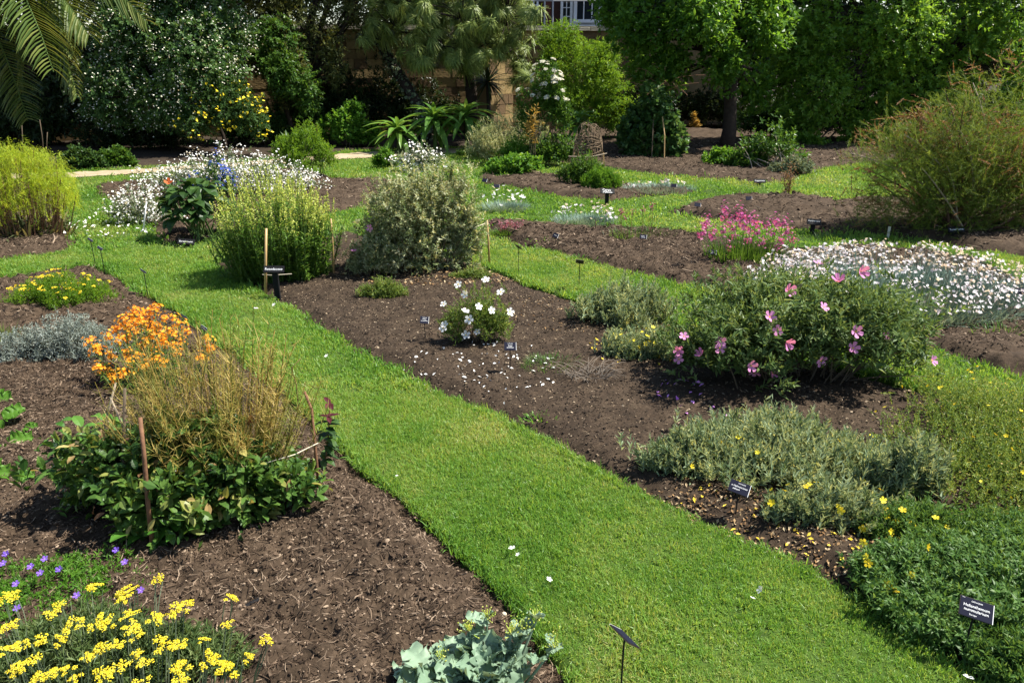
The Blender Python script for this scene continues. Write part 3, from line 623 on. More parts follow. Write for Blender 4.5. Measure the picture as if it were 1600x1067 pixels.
obj('rail', M().tube([[hx_(815), -.9, hz_(3)], [hx_(880), -.9, hz_(3)], [hx_(940), -.9, hz_(3)]], .05, 6), MATS['grey_pole'], house)

# ------------------------------------------------------------------ trees
def tree(name, label, u, y, blobs, ncl, k, ll, lw, mat, tr=.12, spray=.28, tmpl=T_LEAF, droop=.25, th=None, group=None, cat='tree', extra=None, tbark='bark', limbs=4, shell=.55, lean=0.0, jit=.35):
    """blobs: (u, v, y, width, height in photo pixels, depth radius in m)"""
    x0 = xat(u, y); root = thing(name, label, cat, (x0, y, 0), group); B = []
    for (bu, bv, by, w, h, ry) in blobs:
        c = at(bu, bv, by); s = depth(by, c[2]) / F; B.append((c - [x0, y, 0], np.array([w / 2 * s, ry, h / 2 * s])))
    vol = np.array([b[1].prod() ** .72 for b in B]); cnt = (ncl * vol / vol.sum()).astype(int) + 1; m = M(); tips = []
    for (c, r), n in zip(B, cnt):
        D = nrm(rng.normal(size=(n, 3))); rr = lumps(D, int(rng.integers(9999)), 14, .35) * (1 - shell * rng.random(n) ** 1.6); P = c + D * r * rr[:, None]
        P[:, 2] = np.maximum(P[:, 2], .05); td = nrm(D * [1, 1, .5] + [0, 0, -droop] + rng.normal(0, .4, (n, 3)))
        sprig_leaves(m, P, td, k, spray * rng.uniform(.6, 1.3, n), ll, lw, R_(58), tmpl, jit, upn=1.2); tips.append(P)
    cr = obj('crown', m, mat, root, kind='stuff')
    zt = th or min(b[0][2] for b in B) + .3; t = M(); top = np.array([lean, 0, zt])
    tz = np.linspace(0, 1, 6); t.tube(np.stack([lean * tz ** 2 + .04 * np.sin(tz * 7), .05 * np.sin(tz * 5), tz * zt - .08 * (tz == 0)], 1), tr * np.array([1.35, 1.05, .95, .9, .85, .8]), 9)
    for (c, r) in B:
        n = limbs
        if not n: continue
        q = nrm(rng.normal(size=(n, 3))) * r * .55 + c; a0 = np.repeat(top[None] * [1, 1, rng.uniform(.6, 1)], n, 0); a0 = a0 + (q - a0) * np.array([.0, .0, 0]); stems(t, a0, q, tr * .45, tr * .08, .12, 6, 5)
    obj('trunk', t, G[tbark], root, smooth=True)
    return root, np.concatenate(tips), B
# far evergreen mass behind everything on the right
tree('evergreen_tree', 'big dark evergreen tree closing the view behind the right-hand trees', 1330, 25.5, [(1050, -10, 25.5, 260, 400, 1.6), (1250, 10, 25.8, 320, 420, 1.6), (1480, 20, 25.8, 320, 420, 1.6), (1680, 30, 25, 260, 400, 1.6), (1250, -260, 25, 900, 300, 2.2)], 7600, 9, .20, .11, LM['darker'], .3, .4, limbs=0)
tree('evergreen_tree', 'dark evergreen trees rising beyond the wall behind the pine and holm oak', 560, 29, [(300, -20, 29, 260, 160, 1.6), (460, -30, 29, 260, 170, 1.6), (620, -30, 29.5, 240, 170, 1.6), (750, -25, 29, 150, 170, 1.4), (180, -20, 28.5, 260, 200, 1.5)], 2600, 9, .19, .10, LM['darker'], .3, .4, limbs=0)
tree('evergreen_tree', 'dense dark evergreen tree behind the white-flowered tree at far left', 60, 18.6, [(40, 70, 18.6, 300, 340, .9), (-170, 60, 18.3, 300, 400, 1.0), (230, 20, 18.9, 220, 260, .8), (60, 190, 18.2, 200, 90, .5), (60, -210, 18.6, 700, 260, 1.6)], 4600, 9, .16, .085, LM['darker'], .25, .35)
tree('holm_oak', 'dark olive evergreen tree hanging over the wall left of the pine', 480, 19.5, [(440, 50, 19.3, 210, 170, .9), (560, 0, 19.8, 190, 130, .9), (390, -50, 19.5, 260, 200, 1.1), (620, -110, 20, 300, 170, 1.2), (450, 125, 18.6, 110, 110, .6), (520, 95, 18.9, 60, 120, .4)], 4000, 10, .095, .042, LM['olive'], .16, .3, th=1.6)
r_, tips, B_ = tree('white_blossom_tree', 'spreading tree covered in small white blossom, left of the holm oak', 270, 18.0, [(200, 60, 17.2, 190, 150, .8), (300, 90, 17.0, 190, 150, .8), (350, 55, 17.4, 130, 120, .7), (170, 150, 16.9, 170, 130, .7), (270, 165, 16.7, 190, 110, .7), (230, -30, 17.6, 330, 160, 1.0), (370, -70, 17.8, 240, 150, 1.0), (330, 120, 16.8, 130, 90, .6)], 4200, 10, .10, .055, LM['blossomleaf'], .12, .3)
q = tips[rng.choice(len(tips), 2600)]; q = np.repeat(q, 3, 0) + rng.normal(0, .07, (7800, 3)); m = M(); N = nrm(rng.normal(0, .5, q.shape) + [.3, -.3, .8]); m.inst(T_DIAM, q, np.cross(N, rng.normal(size=q.shape)), N, rng.uniform(.025, .055, len(q)), rng.uniform(.02, .045, len(q))); obj('blossom', m, FM['cream'], r_, kind='stuff')
r_, tips, B_ = tree('yellow_flowered_shrub', 'arching dark shrub with small yellow flowers below the blossom tree', 350, 17.2, [(350, 165, 16.6, 120, 90, .6), (390, 185, 16.5, 80, 80, .5), (310, 195, 16.4, 90, 70, .5)], 700, 12, .075, .035, LM['dark'], .04, .25, cat='shrub')
q = tips[rng.choice(len(tips), 90)]; q = np.repeat(q, 3, 0) + rng.normal(0, .05, (270, 3)); m = M(); N = nrm(rng.normal(0, .5, q.shape) + [.3, -.3, .8]); m.inst(T_DIAM, q, np.cross(N, rng.normal(size=q.shape)), N, .07, .06); obj('blossom', m, FM['yellow'], r_, kind='stuff')
tree('round_leaved_tree', 'dull green small tree in front of the wall left of the pine', 455, 18.6, [(440, 120, 18.2, 90, 90, .5), (480, 150, 18.1, 70, 90, .45), (425, 70, 18.6, 120, 100, .6)], 620, 11, .09, .05, LM['mid'], .06, .25)
tree('bamboo_thicket', 'bright yellow-green bushy tree in front of the wall right of the pine', 905, 20.6, [(905, 115, 20.0, 150, 150, .8), (865, 90, 20.2, 80, 120, .6), (950, 150, 19.6, 100, 130, .6), (900, 170, 19.5, 130, 90, .6), (885, 55, 20.3, 70, 60, .4), (945, 95, 20.0, 70, 80, .5)], 2600, 12, .085, .026, LM['yellowgreen'], .05, .28, droop=-.1)
tree('maple_tree', 'dark trunked tree with glossy hanging leaves in the middle of the back border', 1135, 17.9, [(1000, 45, 17.4, 130, 120, .8), (1090, 30, 17.0, 150, 110, .9), (1030, 110, 18.0, 140, 110, .9), (1130, 100, 17.4, 100, 120, .6), (1190, 40, 17.6, 120, 130, .8), (1080, -70, 17.8, 380, 150, 1.4), (960, 10, 18.2, 90, 90, .6), (1180, 140, 18.4, 90, 90, .6), (1050, -190, 18, 420, 160, 1.7)], 3300, 11, .13, .075, LM['tree'], .15, .32, th=2.2)
tree('hornbeam_tree', 'big light green leafy tree filling the corner above the tamarisk', 1420, 19.5, [(1270, 60, 18.8, 160, 150, .9), (1400, 50, 18.4, 200, 160, 1.0), (1540, 40, 18.8, 180, 160, 1.0), (1290, 150, 18.5, 150, 140, .8), (1390, 140, 18.6, 130, 120, .8), (1240, 190, 18.8, 90, 110, .6), (1330, -60, 19, 300, 150, 1.2), (1560, -60, 19.3, 260, 150, 1.2), (1470, 130, 19, 160, 120, .8), (1420, -190, 19.4, 460, 160, 1.6), (1590, 130, 18.6, 90, 130, .6), (1230, 100, 19.4, 110, 150, .7), (1255, 225, 18.6, 110, 60, .5), (1350, 205, 18.6, 120, 90, .6)], 6400, 11, .10, .062, LM['tree2'], .16, .3, th=1.8)

tree('evergreen_tree', 'tall dark evergreens far behind the hornbeam at the right', 1400, 31, [(1080, 0, 31, 300, 330, 1.5), (1300, 0, 31.5, 320, 340, 1.5), (1520, 10, 31, 320, 340, 1.5), (1720, 20, 30.5, 260, 340, 1.5)], 3600, 9, .30, .17, LM['darker'], .3, .45, limbs=0)
# pine with long drooping needle tufts, each tuft a part of its own
py_ = 19.6; px_ = xat(735, 20.6)
pine = thing('pine_tree', 'pine with long drooping grey-green needle tufts in front of the wall', 'tree', (px_, 20.6, 0))
tuft_me = []
for i in range(5):
    m = M(); n = 120; a = rng.random(n) * 6.283; e = rng.uniform(.1, 1.35, n); D = np.stack([np.cos(a) * np.sin(e), np.sin(a) * np.sin(e), np.cos(e)], 1)
    m.ribbon(np.zeros((n, 3)) + rng.normal(0, .012, (n, 3)), D, rng.uniform(.17, .25, n), .0105, rng.uniform(.7, 1.5, n), [1, .95, .85, .3], N=[.2, -.3, 1]); tuft_me.append(m.mesh('needle_tuft', LM['needle']))
pb = [(620, 40, 18.0, 110, 70), (690, 65, 17.8, 120, 70), (720, 20, 17.7, 150, 80), (640, 0, 18.2, 150, 60), (790, 20, 18.0, 100, 80), (730, 95, 17.9, 70, 50), (655, 85, 17.9, 60, 50), (800, 70, 18.3, 60, 70), (700, -50, 18, 260, 90), (760, 60, 18.1, 80, 60), (590, 55, 18.3, 60, 30), (815, 110, 18.8, 40, 60)]
area = np.array([w * h for *_, w, h in pb], float); tips = []
for (bu, bv, by, w, h), n in zip(pb, (284 * area / area.sum()).astype(int) + 1):
    for j in range(n):
        a = rng.random() * 6.283; r = math.sqrt(rng.random()); tips.append(at(bu + w / 2 * r * math.cos(a), bv + h / 2 * r * math.sin(a), by + 1.0 + rng.uniform(-.55, .75)))
tips = np.array(tips)[:298] - [px_, 20.6, 0]; ctr = np.array([0, -.4, 2.6])
for P in tips:
    d = P - ctr; d = d / np.linalg.norm(d) * .5 + rng.normal(0, .25, 3) + [0, -.2, .75]
    place('needle_tuft', tuft_me[rng.integers(5)], pine, frame(d, rng.random() * 6.28, P, rng.uniform(.95, 1.4)))
m = M(); limb = []
for (bu, bv, by, w, h) in pb: limb.append(at(bu, bv + 8, by + 1.2) - [px_, 20.6, 0])
limb = np.array(limb); m.tube(np.array([[0, 0, -.1], [.05, 0, 1.0], [-.05, 0, 2.2], [0, -.1, 4.2]]), [.19, .15, .13, .09], 8)
stems(m, np.array([[0, 0, z] for z in np.linspace(1.7, 3.6, len(limb))]), limb, .05, .02, .1, 5, 5)
lo = limb[rng.integers(len(limb), size=len(tips))]; near = np.argmin(np.linalg.norm(tips[:, None] - limb[None], axis=2), 1); stems(m, limb[near], tips, .016, .008, .05, 3, 4)
obj('trunk', m, G['bark'], pine, smooth=True)
m = M(); k = 150; b = rng.integers(len(pb), size=k)
for j in range(k):
    bu, bv, by, w, h = pb[b[j]]; a = rng.random() * 6.283; P = at(bu + w * .55 * math.cos(a) * rng.random(), bv - 6 + h * .55 * math.sin(a) * rng.random(), by + 1.8 + rng.uniform(-.2, .7)) - [px_, 20.6, 0]
    n = 60; a = rng.random(n) * 6.283; e = rng.uniform(.2, 1.9, n); D = np.stack([np.cos(a) * np.sin(e), np.sin(a) * np.sin(e), np.cos(e)], 1); m.ribbon(np.repeat(P[None], n, 0), D, rng.uniform(.2, .34, n), .022, rng.uniform(.4, 1.1, n), [1, .9, .4], N=[.2, -.3, 1])
obj('inner_needles', m, LM['needle'], pine, kind='stuff')

# palm, its fronds arching into the picture from the left
cy_ = 11.0; cc = at(-105, -115, cy_); palm = thing('palm_tree', 'feather palm with long arching fronds reaching in at the top left corner', 'tree', (cc[0], cc[1], 0))
def frond_mesh(L, bend):
    m = M(); t = np.linspace(0, 1, 9); c = np.stack([L * t * (1 - .18 * t * t), np.zeros(9), .25 * L * t - bend * L * t ** 2], 1); m.tube(c, np.linspace(.022, .004, 9), 5, mi=1)
    n = 78; tt = np.linspace(.1, .99, n); cx = np.interp(tt, t, c[:, 0]); cz = np.interp(tt, t, c[:, 2]); tan = np.gradient(np.stack([cx, cz], 1), axis=0); tan = nrm(tan)
    for sg in (-1, 1):
        D = np.stack([tan[:, 0] * .75, np.full(n, sg * 1.0), tan[:, 1] * .75 + .28], 1) + rng.normal(0, .06, (n, 3)); ll = .48 * np.sin(np.pi * np.clip(tt * .86 + .12, 0, 1)) ** .6 + .06
        m.ribbon(np.stack([cx, np.zeros(n), cz], 1), D, ll, .036, rng.uniform(.25, .55, n), [.6, 1, .75, .05], N=[0, 0, 1], fold=.35)
    return m.mesh('frond', [LM['palm'], MATS['green_stem']])
fr_me = [frond_mesh(2.35, .55), frond_mesh(2.5, .8), frond_mesh(2.2, 1.05)]
fz = cc[2] - .1
for k_, (az, el, i, s) in enumerate([(-5, .12, 1, 1.05), (-24, .10, 0, 1.05), (-42, -.15, 1, 1.0), (-14, -.22, 0, 1.1), (-30, -.05, 1, 1.1), (0, -.4, 0, 1.0), (18, .1, 0, 1), (-75, -.1, 2, .9), (-35, -.55, 2, .95), (45, .1, 0, 1), (8, -.45, 1, .95), (90, .2, 1, 1), (135, .1, 0, 1), (180, .2, 1, 1), (225, .0, 2, 1), (270, .1, 0, .9), (30, -.6, 2, .9), (-60, .35, 0, .9)]):
    mt = Matrix.Translation((0, 0, fz)) @ Matrix.Rotation(R_(az), 4, 'Z') @ Matrix.Rotation(-el, 4, 'Y') @ Matrix.Rotation(rng.uniform(-.5, .5), 4, 'X') @ Matrix.Scale(s, 4); place('frond', fr_me[i], palm, mt)
m = M(); tz = np.linspace(0, 1, 24); m.tube(np.stack([.02 * np.sin(tz * 9), .02 * np.cos(tz * 7), tz * (fz + .1) - .1], 1), .19 + .02 * (np.arange(24) % 2), 10); obj('trunk', m, G['bark'], palm)

# spiky cordyline and the ivy-clad leaning trunk before the wall
cp = at(762, 128, 20.4); co = thing('cordyline', 'spiky dark cordyline on a bare stem in front of the sunlit wall', 'tree', (cp[0], cp[1], 0))
n = 90; D = sphere_dirs(n, -.75); m = M(); m.ribbon(np.zeros((len(D), 3)) + [0, 0, cp[2]], D, rng.uniform(.45, .75, len(D)), .04, rng.uniform(.1, .35, len(D)), [.7, 1, .7, .05], N=[0, -.4, 1], fold=.2); obj('foliage', m, LM['darker'], co, kind='stuff')
obj('stem', M().tube([[0, 0, -.1], [.03, 0, .7], [0, 0, cp[2]]], [.07, .06, .05], 7), G['bark'], co)
a_, b_ = at(607, 90, 20.3), at(662, 178, 19.3); iv = thing('ivy_trunk', 'leaning tree trunk wrapped in pale ivy before the wall', 'tree trunk', (b_[0], b_[1], 0)); b0 = b_ * 1; b0[2] = -.1
P0 = np.array([b0, (b0 + b_) / 2 + [.02, 0, 0], b_, (a_ + b_) / 2, a_, a_ + (a_ - b_) * .6]) - [b_[0], b_[1], 0]; obj('trunk', M().tube(P0, [.17, .15, .14, .13, .12, .1], 8), G['bark'], iv, smooth=True)
n = 900; t = rng.random(n); i = np.minimum((t * 5).astype(int), 4); f = (t * 5 - i)[:, None]; C = P0[i] * (1 - f) + P0[i + 1] * f; o_ = nrm(rng.normal(size=(n, 3)) + [.2, -.6, .1]); m = M(); m.inst(T_ROUND, C + o_ * rng.uniform(.12, .2, (n, 1)), rng.normal(size=(n, 3)) + [0, 0, -.6], o_, rng.uniform(.05, .085, n), rng.uniform(.05, .09, n)); obj('ivy_foliage', m, LM['greygreen'], iv, kind='stuff')
# ------------------------------------------------------------------ back border planting
def sh(*a, **k): return shrub(*a, **k)
for i, (u, vb, w, vt, n, lab, mt) in enumerate([
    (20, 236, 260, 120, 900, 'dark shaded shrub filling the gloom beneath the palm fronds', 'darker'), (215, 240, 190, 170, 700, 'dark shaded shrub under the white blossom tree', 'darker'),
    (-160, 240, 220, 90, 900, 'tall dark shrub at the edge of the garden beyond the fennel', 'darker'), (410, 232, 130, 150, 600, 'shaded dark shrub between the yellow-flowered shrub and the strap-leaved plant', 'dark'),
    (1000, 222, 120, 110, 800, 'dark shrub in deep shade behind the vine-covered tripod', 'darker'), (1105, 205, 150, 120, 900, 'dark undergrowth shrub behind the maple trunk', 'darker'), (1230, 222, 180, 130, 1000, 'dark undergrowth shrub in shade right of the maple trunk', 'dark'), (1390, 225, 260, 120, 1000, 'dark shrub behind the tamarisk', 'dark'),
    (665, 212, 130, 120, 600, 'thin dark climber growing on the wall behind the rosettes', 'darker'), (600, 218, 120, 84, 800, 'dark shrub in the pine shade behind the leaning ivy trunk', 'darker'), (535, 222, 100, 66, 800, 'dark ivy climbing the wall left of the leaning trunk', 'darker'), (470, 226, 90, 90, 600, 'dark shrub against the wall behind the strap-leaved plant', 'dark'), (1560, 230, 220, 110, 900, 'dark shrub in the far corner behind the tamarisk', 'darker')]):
    sh('shade_shrub', lab, 'shrub', spec(u, vb, w, vt, .5), .10, .05, LM[mt], n, 10, .22, amp=.45, nst=10, group='dark shrubs in the shade of the back trees')  # some are added as dark fill, for black shade and to darken the wall
sh('leafy_bush', 'fresh green bushy plant at the foot of the wall, left of the rosettes', 'shrub', spec(548, 235, 105, 152, .7), .085, .055, LM['bright'], 650, 9, .16, tmpl=T_ROUND, amp=.3)
sh('leafy_bush', 'dark green leafy mound beside the gravel path at the far left', 'shrub', spec(130, 266, 80, 224, .6), .075, .05, LM['dark'], 420, 8, .12, tmpl=T_ROUND)
sh('leafy_bush', 'brighter green leafy mound right beside the dark mound by the gravel path', 'shrub', spec(182, 263, 70, 226, .6), .07, .045, LM['mid'], 360, 8, .12, tmpl=T_ROUND)
sh('round_bush', 'small round yellow-green bush standing behind the white flowers', 'shrub', spec(479, 282, 104, 186, .85), .045, .016, LM['yellowgreen'], 1150, 14, .12, alpha=45, amp=.30, zc=.52, shell=.55, nst=26, subs=3)
# strap-leaved plant in the shade
def strap_clump(name, label, cat, u, vb, n, L, w, mat, lean=1.0, bend=.5, z0=0.0, prof=(.6, 1, .9, .55, .05)):
    p = ground(u, vb); r = thing(name, label, cat, (p[0], p[1], 0)); mes = []
    for i in range(4):
        m = M(); m.ribbon([[0, 0, 0]], [[1, 0, lean]], L, w, bend * (.6 + .3 * i), prof, fold=.25, rnd=[.2 + .2 * i]); mes.append(m.mesh('leaf', mat))
    for i in range(n):
        mt = Matrix.Translation((0, 0, z0)) @ Matrix.Rotation(i * 2.4 + rng.random() * .4, 4, 'Z') @ Matrix.Rotation(rng.uniform(-.6, .35), 4, 'Y') @ Matrix.Scale(rng.uniform(.75, 1.1), 4); place('leaf', mes[rng.integers(4)], r, mt)
    return r
strap_clump('strap_leaved_plant', 'broad strap-leaved plant in half shade left of the fresh green bush', 'plant', 455, 238, 16, .75, .13, LM['mid'], 1.3, .45)
# three giant rosettes, each long leaf a part
def rosette(label, u, v, y, s):
    c = at(u, v, y); r = thing('rosette_plant', label, 'plant', (c[0], c[1], 0), 'giant leaf rosettes in front of the wall'); mes = []
    for i in range(5):
        m = M(); m.ribbon([[0, 0, 0]], [[1, 0, .25]], .62, .125, .62, (.45, .85, 1, .85, .5, .04), fold=.3, rnd=[.15 + .17 * i]); mes.append(m.mesh('leaf', LM['echium']))
    for i in range(34):
        e = .95 - 1.35 * i / 33; mt = Matrix.Translation((0, 0, c[2] - i * .006)) @ Matrix.Rotation(i * 2.4, 4, 'Z') @ Matrix.Rotation(-e + rng.normal(0, .08), 4, 'Y') @ Matrix.Scale(s * (.5 + .5 * min(1, i / 12)) * rng.uniform(.88, 1.1), 4)
        place('leaf', mes[rng.integers(5)], r, mt)
    obj('stem', M().tube([[0, 0, -.05], [.02, 0, c[2] * .5], [0, 0, c[2] + .02]], [.05, .045, .03], 7), G['green_stem'], r)
rosette('giant green rosette plant, the lowest and leftmost of three before the wall', 621, 198, 17.4, 1.2)
rosette('giant green rosette plant, the middle one of three before the wall', 678, 180, 17.7, 1.3)
rosette('giant green rosette plant, the tallest and rightmost of three before the wall', 728, 174, 17.9, 1.3)
rosette('green rosette plant with drooping leaves behind the woven cane dome', 905, 182, 17.0, .8)
sh('low_bush', 'low green bush beside the lawn in front of the leftmost rosette', 'shrub', spec(602, 264, 42, 228, .8), .06, .035, LM['bright'], 260, 8, .1)
sh('grey_shrub', 'airy grey-green shrub right of the giant rosettes', 'shrub', spec(800, 254, 140, 162, .7), .05, .016, LM['sage'], 1100, 12, .16, amp=.42, alpha=40)
sh('grey_shrub', 'paler grey bushy shrub in front of the umbel-flowered shrub', 'shrub', spec(765, 258, 80, 186, .7), .045, .014, LM['sage'], 520, 12, .13, amp=.35, alpha=40)
r_, sp = sh('umbel_shrub', 'tall shrub topped with flat creamy white flower umbels', 'shrub', spec(850, 262, 92, 97, .7), .10, .035, LM['mid'], 420, 9, .2, zc=.72, zmin=-.25)
umb = M(); a = rng.random(46) * 6.283; rr = np.sqrt(rng.random(46)) * .5; umb.inst(T_BLOB, np.stack([rr * np.cos(a), rr * np.sin(a), .18 - .5 * rr ** 2], 1), rng.normal(size=(46, 3)), [0, 0, 1], .19, .19, .13); umb = umb.mesh('flower_head', FM['cream'])
P, D = surf(sp, 140, .1); q = P[:, 2] > sp['h'] * .62; P, D = P[q], D[q]
for p_, d_ in zip(P[:64], D[:64]): place('flower_head', umb, r_, frame(nrm(d_ + [0, -.2, .7]), rng.random() * 6, p_, rng.uniform(.08, .125)))
sh('dead_leaf_shrub', 'clump of hanging yellowed leaves under the cream umbels', 'plant', spec(834, 264, 26, 160, .7), .13, .04, FM['ochre'], 26, 5, .2, zc=.7, nst=6)
sh('leafy_plant', 'soft green leafy plants spilling in front of the umbel shrub', 'plant', spec(872, 264, 90, 200, .7), .07, .04, LM['mid'], 380, 8, .12)
sh('leafy_plant', 'mixed pale green and grey leafy plants left of the umbel shrub foot', 'plant', spec(812, 262, 90, 205, .7), .06, .028, LM['bright'], 420, 9, .12)
sh('mounded_herb', 'low bright green leafy mound on mulch left of the woven cane dome', 'plant', spec(805, 276, 96, 236, .8), .07, .05, LM['bright'], 520, 8, .1, tmpl=T_ROUND, amp=.3, nst=8)
sh('low_bush', 'small dark leafy patch on the grass edge beside the bright green mound', 'plant', spec(735, 246, 50, 230, .8), .05, .03, LM['mid'], 200, 7, .08, nst=0)
# vine on canes
r_, sp = sh('vine_tripod', 'tall dark climber with rounded leaves covering bamboo canes', 'climber', spec(1017, 252, 112, 150, .75), .12, .11, LM['vine'], 560, 7, .16, tmpl=T_ROUND, zc=.5, amp=.35, shell=.5, droop_=0) if False else shrub('vine_tripod', 'tall dark climber with rounded leaves covering bamboo canes', 'climber', spec(1017, 252, 116, 132, .75), .12, .105, LM['vine'], 620, 7, .18, tmpl=T_ROUND, zc=.52, amp=.35, shell=.5, zmin=-.9, subs=2)
c_ = sp['c']; m = M(); p = ground(1038, 252) - c_; 
obj('cane', M().tube([[p[0], p[1], -.05], [p[0] - .02, p[1] + .05, .5], [p[0] - .06, p[1] + .2, .85]], .013, 6), G['bamboo'], r_)
p = ground(1018, 252) - c_; obj('cane', M().tube([[p[0], p[1], -.05], [p[0], p[1] + .06, .5], [p[0] + .02, p[1] + .2, .8]], .010, 6), G['twig'], r_)
m = M(); q = rng.normal(0, .18, (26, 3)) * [1.2, 1, .5] + [.05, .1, sp['h'] * .98]; stems(m, q, q + rng.normal(0, .25, (26, 3)) * [1, 1, .5], .006, .004, .1, 4, 3); obj('dry_stem', m, G['brown_stick'], r_, kind='stuff')
# low plants and odd stemmed shrub on the back bed
sh('low_bush', 'low green lobed-leaf bush at the foot of the maple trunk', 'plant', spec(1128, 264, 80, 228, .8), .075, .055, LM['bright'], 260, 8, .1, tmpl=T_ROUND)
sh('low_bush', 'low dark green bush right of the lobed-leaf bush by the maple', 'plant', spec(1168, 268, 76, 226, .8), .075, .055, LM['mid'], 260, 8, .1, tmpl=T_ROUND)
r_, sp = sh('knobbly_shrub', 'straggly shrub with bare pale twisted stems and grey-green leaves', 'shrub', spec(1200, 270, 150, 178, .6), .09, .05, LM['mid'], 260, 7, .16, amp=.6, stm='pale_twig', nst=44, sr=.014, shell=.4, foot=.35)
sh('low_bush', 'small grey-green bush on the lawn edge beside the straggly shrub', 'plant', spec(1235, 276, 80, 240, .7), .06, .03, LM['greygreen'], 330, 8, .1)
sh('yellow_leaved_plant', 'small yellow-leaved plant glowing in the dark beyond the maple', 'plant', spec(1084, 205, 18, 172, .8), .12, .08, FM['ochre'], 34, 6, .12, nst=3)
p = ground(1230, 312); r_ = thing('dry_stalk', 'thin rust-brown dry seed stalk standing at the back of the tamarisk bed', 'plant', (p[0], p[1], 0))
m = M(); A = np.zeros((9, 3)); B = np.stack([rng.normal(0, .10, 9), rng.normal(0, .06, 9), rng.uniform(.35, .62, 9)], 1); stems(m, A, B, .005, .003, 0, 4, 3); obj('stem', m, G['brown_stick'], r_)
m = M(); P = B[rng.integers(9, size=420)] * rng.uniform(.25, 1, (420, 1)) + rng.normal(0, .03, (420, 3)); m.inst(T_DIAM, P, rng.normal(size=(420, 3)), rng.normal(size=(420, 3)), .016, .024); obj('seed_head', m, LM['rust'], r_, kind='stuff')

# woven dome on a cane frame
p = ground(917, 278); dm = thing('cane_cloche', 'woven brown willow dome held on a bamboo frame above a green plant', 'plant support', (p[0], p[1], 0))
s = depth(p[1]) / F; rx = 23 * s; zt_ = zat(p[1], 190); zb_ = zat(p[1], 240); m = M()
for i in range(30):
    a = i * 2 * np.pi / 30 + rng.normal(0, .12); tw_ = rng.normal(0, .9); t = np.linspace(0, 1, 9)
    r = rx * np.cos(np.clip(t * 1.57, 0, 1.5)) ** .55 * rng.uniform(.9, 1.08); A_ = a + tw_ * t; z = zb_ - .15 * rng.random() + (zt_ - zb_ + rng.normal(0, .03)) * np.sin(t * 1.57); m.tube(np.stack([r * np.cos(A_), r * np.sin(A_) * .9, z], 1), [.006] * 9, 4)
for i in range(8):
    z = zb_ + (zt_ - zb_) * rng.random() * .9; f = math.sqrt(max(0.05, 1 - ((z - zb_) / (zt_ - zb_)) ** 2)); t = np.linspace(0, 6.28, 18); m.tube(np.stack([rx * f * np.cos(t), rx * f * np.sin(t) * .9, z + .03 * np.sin(t * 3 + i)], 1), [.006] * 18, 4)
obj('willow_dome', m, solid('willow', (.15, .105, .065), .8, .15, .4, 20.), dm, kind='stuff')
for dx, dy in ((-1.0, -.5), (.0, -1.0), (1.05, -.6), (.4, .9), (-.6, .8)):
    obj('cane', M().tube([[dx * rx, dy * rx * .9, -.05], [dx * rx, dy * rx * .9, zb_ * .5], [dx * rx * .95, dy * rx * .85, zb_ + .03]], .011, 6), G['bamboo'], dm)
for z, f in ((zb_ - .02, 1.35), (zb_ * .55, 1.1)): obj('cane', M().tube([[-rx * f, -rx * .9, z], [0, -rx * 1.0, z - .01], [rx * f * .9, -rx * .6, z + .04]], .009, 6), G['pale_twig'], dm)
sh('leafy_plant', 'dark green leafy clump growing up under the woven dome', 'plant', spec(912, 294, 84, 238, .8), .075, .022, LM['mid'], 460, 10, .12, alpha=50)
sh('leafy_plant', 'feathery fresh green clump in front of the woven dome', 'plant', spec(940, 299, 70, 256, .8), .07, .012, LM['bright'], 420, 11, .12, alpha=35, up=.8)

# tamarisk: fine green plumes with rusty dead sprays and bare branches
spt = spec(1500, 384, 410, 86, .6); c_ = spt['c']; tam = thing('tamarisk', 'big feathery tamarisk bush with rust-brown dead sprays among green plumes', 'shrub', (c_[0], c_[1], 0))
make_subs(spt, 12, 5)
def plumes(n, seed, mat, nm, ll, lw, k, L, up, zmin=-.5, thin=1.0, outr=(.75, 1.05)):
    D = sphere_dirs(n, zmin); n = len(D); rr = lumps(D, seed, 22, .42) * rng.uniform(*outr, n) * (1 - .35 * rng.random(n) ** 2); P = domes(spt, D, rr, .50); td = nrm(D * (1 - up) * [1, 1, .5] + [0, 0, up] + rng.normal(0, .45, (n, 3)))
    if nm == 'dead_spray':
        q = vnoise(P[:, 0] * 1.0, P[:, 2] + P[:, 1], .35) > .5; P, td = P[q], td[q]; n = len(P)
    m = M(); sprig_leaves(m, P, td, k, L * rng.uniform(.6, 1.3, n), ll, lw, R_(32), T_NEEDLE, .25); obj(nm, m, mat, tam, kind='stuff'); return P, td
P, td = plumes(7000, 77, LM['tamarisk'], 'foliage', .062, .0036, 30, .22, .3, -.85, outr=(.7, 1.1))
P2, td2 = plumes(2200, 77, LM['rust'], 'dead_spray', .034, .014, 22, .22, .15, -.6, outr=(.98, 1.16))
m = M(); n = 46; i = rng.choice(len(P), n); A = np.stack([rng.normal(0, .22, n), rng.normal(0, .15, n), np.full(n, -.03)], 1); stems(m, A, P[i], .020, .004, .12, 6, 5); obj('branch', m, solid('tamarisk_bark', (.10, .055, .035), .8, .2, .4, 20.), tam, kind='stuff')
m = M(); q = np.array([at(u, v, y) for u, v, y in ((1412, 210, 9.2), (1330, 240, 9.4), (1500, 205, 9.3), (1480, 260, 9.1), (1560, 240, 9.2), (1440, 262, 9.0), (1520, 130, 9.6))]) - [c_[0], c_[1], 0]
stems(m, np.array([[.0, -.1, .15]] * len(q)) + rng.normal(0, .12, (len(q), 3)), q, .014, .006, .12, 7, 5); obj('bare_branch', m, G['pale_twig'], tam, kind='stuff')

